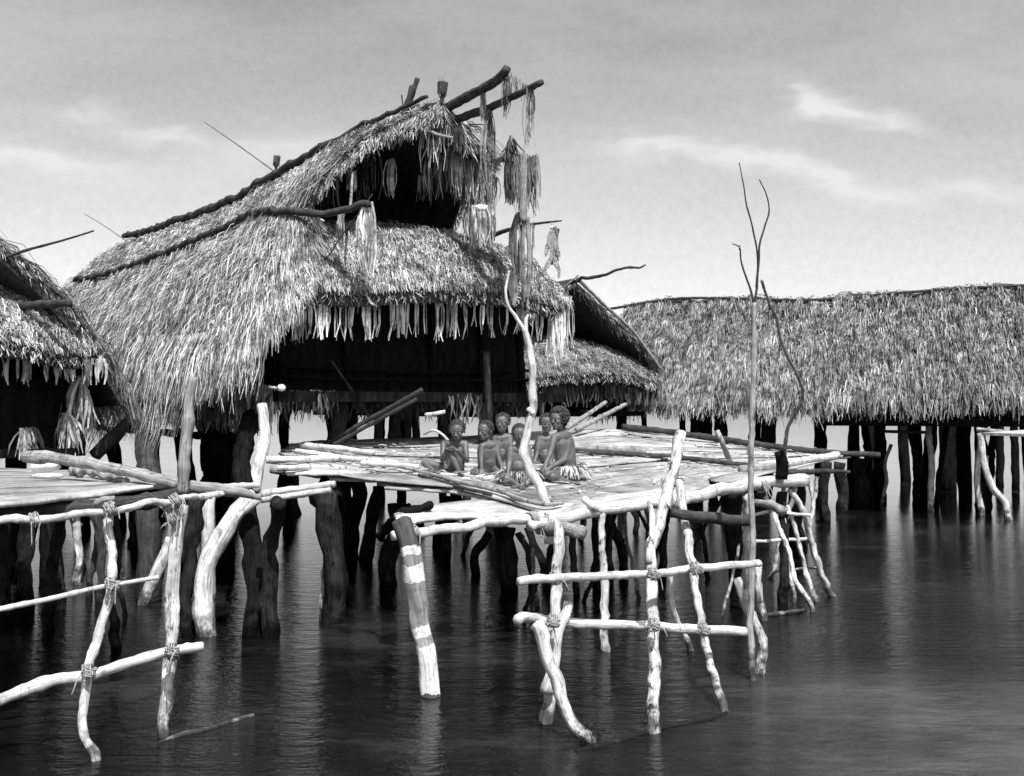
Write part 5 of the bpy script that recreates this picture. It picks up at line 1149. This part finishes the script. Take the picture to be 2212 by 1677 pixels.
def child(name, label, cb, base_off, J, fwd, headpx, hair='short', up=(0, 0, 1), skirt=None, extra=None, hs=1.0, clothes=None, sk=1.0):
    """J: joints as crop px (cx, cy, dy metres towards (-) / away (+) from camera). cb: (cx, cy) crop px of the sitting point"""
    def uv(cx, cy): return ((980 + cx / 4.424) * .8848, (950 + cy / 4.424) * .8848)
    base = PD(*uv(*cb)) + Vector((0, base_off, 0)); base.z = deckz(base.x, base.y)
    d = base.y
    def K(j): u, v = uv(j[0], j[1]); p = P(u, v, d); p.y += j[2]; p.z += 0; return p
    sk *= 1.07
    root = thing(name, base, label, 'person', 'children seated on the deck')
    q = {k: K(v) for k, v in J.items()}
    m = d / 10.8          # size grows with distance for the same pixels
    for k in q: q[k].z = max(q[k].z, deckz(q[k].x, q[k].y) + .025)
    G = Geo()
    # torso
    ch, pv, nk = q['chest'], q['pelvis'], q['neck']; sL, sR = q['shL'], q['shR']
    sw = (sR - sL).normalized()
    ring_caps(G, sL.lerp(sR, .18), .040 * sk, sL.lerp(sR, .82), .040 * sk); ring_caps(G, sL, .030 * sk, sR, .030 * sk)
    ring_caps(G, ch - sw * .038 * sk, .064 * sk, pv - sw * .03 * sk, .064 * sk); ring_caps(G, ch + sw * .038 * sk, .064 * sk, pv + sw * .03 * sk, .064 * sk)
    be = ch.lerp(pv, .6) + Vector(fwd).normalized() * .022 * sk; ring_caps(G, be, .066 * sk, be + Vector((0, 0, -.03)), .062 * sk)
    ring_caps(G, pv - sw * .045 * sk, .052 * sk, pv + sw * .045 * sk, .052 * sk)
    # head
    hc = q['head']; f = Vector(fwd).normalized(); U = Vector(up); U = (U - f * U.dot(f)).normalized(); s = f.cross(U); h = headpx / 1096.0 * m
    ring_caps(G, nk, .030 * sk, hc - U * .25 * h - f * .1 * h, .026 * sk)
    ell_axes(G, hc + U * .13 * h - f * .06 * h, s * .37 * h, f * .46 * h, U * .38 * h)
    ell_axes(G, hc - U * .20 * h + f * .08 * h, s * .26 * h, f * .29 * h, U * .28 * h)
    ring_caps(G, hc + f * .355 * h + U * .07 * h, .035 * h, hc + f * .45 * h - U * .09 * h, .055 * h, 10)
    ring_caps(G, hc + f * .41 * h - U * .115 * h - s * .065 * h, .042 * h, hc + f * .41 * h - U * .115 * h + s * .065 * h, .042 * h, 10)
    for g in (-1, 1):
        ring_caps(G, hc + f * .34 * h + U * .115 * h + s * g * .05 * h, .055 * h, hc + f * .28 * h + U * .10 * h + s * g * .23 * h, .05 * h, 10)
        ring_caps(G, hc + f * .26 * h - U * .08 * h + s * g * .17 * h, .10 * h, hc + f * .22 * h - U * .14 * h + s * g * .16 * h, .09 * h, 10)
        ell_axes(G, hc - f * .04 * h - U * .03 * h + s * g * .375 * h, s * .035 * h, f * .075 * h, U * .115 * h, 10, 8)
    ring_caps(G, hc + f * .375 * h - U * .225 * h - s * .085 * h, .034 * h, hc + f * .375 * h - U * .225 * h + s * .085 * h, .034 * h, 10)
    ring_caps(G, hc + f * .365 * h - U * .285 * h - s * .07 * h, .036 * h, hc + f * .365 * h - U * .285 * h + s * .07 * h, .036 * h, 10)
    ring_caps(G, hc + f * .28 * h - U * .37 * h - s * .04 * h, .085 * h, hc + f * .28 * h - U * .37 * h + s * .04 * h, .085 * h, 10)
    # limbs
    for a in ('L', 'R'):
        sh, el, ha = q['sh' + a], q.get('el' + a), q.get('ha' + a)
        if el is not None:
            ring_caps(G, sh, .033 * sk, el, .024 * sk); ring_caps(G, el, .025 * sk, ha, .0165 * sk)
            dd = (ha - el).normalized(); tgt = q.get('hd' + a); 
            if tgt is not None: dd = (tgt - ha).normalized()
            hand(G, ha, dd, J.get('hn' + a) and Vector(J['hn' + a]) or Vector((0, .3, -1)), sk * hs, side=-1 if a == 'L' else 1)
        hp = pv + sw * (.05 * sk if a == 'R' else -.05 * sk); kn, an = q.get('kn' + a), q.get('an' + a)
        if kn is not None:
            ring_caps(G, hp, .052 * sk, kn, .034 * sk); ring_caps(G, kn, .034 * sk, kn.lerp(an, .3), .033 * sk); ring_caps(G, kn.lerp(an, .3), .033 * sk, an, .018 * sk)
            fd = J.get('fd' + a, (0, -1, 0)); foot(G, an, fd, sk)
    remesh_obj(G, 'body', SKIN, root, .0052, 2)
    body = root.children[-1] if root.children else None
    for g in (-1, 1):
        E = Geo(); ell_axes(E, hc + f * .325 * h + U * .025 * h + s * g * .145 * h, s * .055 * h, f * .05 * h, U * .035 * h, 10, 8); eo = E.build('eye', EYEW, root)
        E = Geo(); ell_axes(E, hc + f * .368 * h + U * .022 * h + s * g * .145 * h, s * .026 * h, f * .012 * h, U * .028 * h, 8, 6); E.build('iris', BLACKW, eo)
    # hair
    G = Geo()
    if hair == 'cap' or hair == 'short' or hair == 'curly':
        t_ = .025 if hair != 'curly' else .05
        ell_axes(G, hc + U * .17 * h - f * .11 * h, s * (.37 + t_) * h, f * (.42 + t_) * h, U * (.37 + t_) * h)
        nb = 300 if hair == 'short' else 420; rb = .022 * h if hair == 'short' else .045 * h
        i = 0; rr = random.Random(len(label))
        while i < nb:
            v = Vector((rr.gauss(0, 1), rr.gauss(0, 1), rr.gauss(0, 1))).normalized(); fa = v.dot(f); ua = v.dot(U)
            if fa > .45 and ua < .55: continue
            if ua < -.35 - .35 * (fa < 0) and hair == 'short': continue
            if ua < -.75: continue
            i += 1
            c = hc + U * .15 * h - f * .09 * h + s * v.dot(s) * (.37 + t_ * 1.6) * h + f * fa * (.43 + t_ * 1.6) * h + U * ua * (.38 + t_ * 1.6) * h
            k = rb * rr.uniform(.7, 1.3); ell_axes(G, c, s * k, f * k, U * k, 7, 5)
    G.build('hair', HAIR, root)
    if skirt:
        S = Strips(); (sw0, ln_, n_, shd) = skirt
        th = rng.uniform(0, 2 * math.pi, n_); rad = .085 * sk
        R = np.stack([pv.x + np.cos(th) * rad, pv.y + np.sin(th) * rad, np.full(n_, pv.z + .035)], 1)
        D = np.stack([np.cos(th) * .8, np.sin(th) * .8, -np.ones(n_) * .35], 1) + rng.normal(0, .22, (n_, 3))
        S.add(R, D, np.stack([np.cos(th) * .4, np.sin(th) * .4, np.ones(n_)], 1), ln_ * rng.uniform(.55, 1.2, n_), rng.uniform(.006, .014, n_), rng.uniform(shd[0], shd[1], n_), lift=.03, droop=.35, segs=4)
        # strips cannot sink through the deck
        for V in S.V:
            zf = DA + DB * V[:, 0] + DC * V[:, 1] + .032; V[:, 2] = np.maximum(V[:, 2], zf + rng.uniform(0, .012, len(V)))
        S.build('skirt', THATCH, root)
    if clothes: clothes(root, q, h, f, U, s, hc)
    return root, q
def necklace(root, q, h, f, U, s, hc):
    G = Geo(); c = q['neck']; pts = []
    for i in range(17): th = 2 * math.pi * i / 16; pts.append(c + s * math.cos(th) * .05 + f * (.015 + math.sin(th) * .05) + U * (-.012 - .03 * max(0, math.sin(th))))
    log_geo(G, pts, .005, n=6, wob=0, lump=0, knots=False); G.build('necklace', DARKW, root)
def headcloth(root, q, h, f, U, s, hc):
    G = Geo(); 
    ell_axes(G, hc + U * .16 * h - f * .18 * h, s * .50 * h, f * .40 * h, U * .48 * h); G.build('head_cloth', CLOTH, root)
# six children, joints read off the picture, depth in metres by hand
child('person', 'thin boy at the left of the group, chin over hands clasped on one raised knee', (560, 905), .02,
      dict(head=(603, 455, -.02), neck=(600, 585, .0), chest=(590, 660, .05), pelvis=(570, 865, .06), shL=(452, 592, .03), shR=(686, 590, .02),
           elL=(450, 770, -.07), haL=(500, 640, -.20), hdL=(560, 618, -.2), elR=(712, 770, -.06), haR=(610, 655, -.19), hdR=(540, 610, -.2),
           knL=(250, 800, -.02), anL=(350, 870, -.12), knR=(540, 690, -.14), anR=(640, 905, -.16), hnL=(0, .4, -1), hnR=(0, .4, -1), fdL=(.6, -.8, 0), fdR=(.35, -1, 0)),
      (-.12, -1, -.28), 215, up=(0, 0, 1), sk=.95)
child('person', 'small boy with round belly looking left, second from the left', (920, 935), .04,
      dict(head=(905, 455, 0), neck=(935, 590, .02), chest=(935, 660, .03), pelvis=(940, 865, .05), shL=(875, 620, -.03), shR=(1015, 600, .04),
           elL=(865, 740, -.07), haL=(870, 850, -.12), elR=(1050, 740, .0), haR=(1088, 850, -.06), hnL=(0, 0, -1), hnR=(0, 0, -1),
           knL=(780, 900, -.05), anL=(930, 945, -.13), knR=(1080, 925, -.05), anR=(960, 950, -.15), fdL=(1, -.2, 0), fdR=(-1, -.2, 0)),
      (-.75, -1, -.15), 205, sk=1.06)
child('person', 'child seated behind the others in the middle, head showing between two smaller children', (1100, 830), .12,
      dict(head=(1092, 370, 0), neck=(1090, 500, .02), chest=(1080, 590, .03), pelvis=(1095, 775, .05), shL=(1015, 540, .0), shR=(1165, 520, .02),
           elL=(1010, 660, -.04), haL=(1050, 760, -.1), elR=(1185, 650, -.03), haR=(1150, 750, -.1), knL=(1000, 810, -.1), anL=(1080, 850, -.15), knR=(1190, 810, -.1), anR=(1110, 850, -.17)),
      (-.35, -1, -.05), 200, sk=1.1)
child('person', 'child in a leaf skirt sitting just left of the crooked forked pole, nearest the front', (1270, 1030), .0,
      dict(head=(1275, 490, -.02), neck=(1265, 620, .0), chest=(1255, 700, .03), pelvis=(1265, 940, .05), shL=(1185, 660, .0), shR=(1365, 650, .01),
           elL=(1165, 800, -.05), haL=(1150, 900, -.12), elR=(1390, 800, -.05), haR=(1350, 900, -.13), knL=(1100, 945, -.08), anL=(1260, 1040, -.2), knR=(1440, 950, -.08), anR=(1300, 1035, -.18), fdL=(.4, -1, 0), fdR=(-.8, -.6, 0)),
      (.05, -1, -.12), 205, sk=1.1, skirt=(.1, .14, 420, (.12, .6)))
child('person', 'child half hidden behind the curly-haired girl', (1520, 840), .12,
      dict(head=(1568, 375, 0), neck=(1560, 500, .02), chest=(1555, 590, .03), pelvis=(1530, 790, .05), shL=(1490, 545, .0), shR=(1640, 540, .02),
           elL=(1470, 680, -.04), haL=(1440, 770, -.1), elR=(1650, 680, -.02), haR=(1600, 770, -.08), knL=(1410, 830, -.08), anL=(1500, 870, -.14), knR=(1610, 840, -.06), anR=(1540, 870, -.16)),
      (.02, -1, -.08), 200, hair='short', sk=1.1)
child('person', 'older girl with thick curly hair and leaf skirt, looking left, right end of the group', (1760, 985), .0,
      dict(head=(1695, 330, 0), neck=(1720, 470, .03), chest=(1750, 580, .05), pelvis=(1790, 880, .08), shL=(1650, 520, -.04), shR=(1810, 505, .07),
           elL=(1600, 700, -.12), haL=(1545, 820, -.18), hdL=(1500, 880, -.2), elR=(1765, 760, -.02), haR=(1580, 850, -.16), hdR=(1510, 890, -.2), hnL=(0, .2, -1), hnR=(0, .2, -1),
           knL=(1540, 905, -.18), anL=(1680, 960, -.24), knR=(1620, 930, -.24), anR=(1780, 985, -.2), fdL=(1, -.3, 0), fdR=(1, -.1, 0)),
      (-.85, -1, -.08), 225, hair='curly', skirt=(.1, .15, 560, (.15, .8)), clothes=necklace, sk=1.12, hs=1.05)
def uvc(cx, cy): return ((980 + cx / 4.424) * .8848, (950 + cy / 4.424) * .8848)
G = Geo(); a = PD(*uvc(1475, 975)); b = PD(*uvc(1585, 1005)); n_ = 7; vs = []
for i in range(n_):
    for j in range(4):
        p = a.lerp(b, i / (n_ - 1)) + Vector((0, .05 * (j - 1), .03 + .02 * math.sin(i * 1.7 + j) + .015 * j)); vs.append(p)
m_ = len(vs); G.add(vs + [v - Vector((0, 0, .006)) for v in vs], [(i * 4 + j, (i + 1) * 4 + j, (i + 1) * 4 + j + 1, i * 4 + j + 1) for i in range(n_ - 1) for j in range(3)] + [(m_ + i * 4 + j, m_ + i * 4 + j + 1, m_ + (i + 1) * 4 + j + 1, m_ + (i + 1) * 4 + j) for i in range(n_ - 1) for j in range(3)])
tag(G.build('white_leaf', CLOTH), 'crumpled white leaf held down in front of the curly-haired girl', 'leaf')

S = Strips(); n_ = 800; L_ = []
while len(L_) < n_:
    u_ = random.uniform(620, 1780); v0_ = np.interp(u_, [640, 900, 1310, 1560, 1835], [966, 953, 931, 957, 982]); v1_ = np.interp(u_, [575, 830, 1000, 1200, 1430, 1640, 1820], [998, 1036, 1046, 1090, 1062, 1022, 986])
    if v1_ - v0_ < 4: continue
    q = PD(u_, random.uniform(v0_, v1_)); L_.append((q.x, q.y, deckz(q.x, q.y) + .034 + random.uniform(0, .01)))
R_ = np.array(L_); th_ = rng.uniform(0, 2 * math.pi, n_); D_ = np.stack([np.cos(th_), np.sin(th_), DB * np.cos(th_) + DC * np.sin(th_)], 1)
S.add(R_, D_, np.array([[0, 0, 1.0]]) + rng.normal(0, .2, (n_, 3)), rng.uniform(.03, .2, n_), rng.uniform(.004, .02, n_), rng.uniform(.02, .8, n_), lift=.008)
tag(S.build('leaf_litter', THATCH), 'scattered bits of leaf and straw lying over the large bark deck', 'litter', kind='stuff')
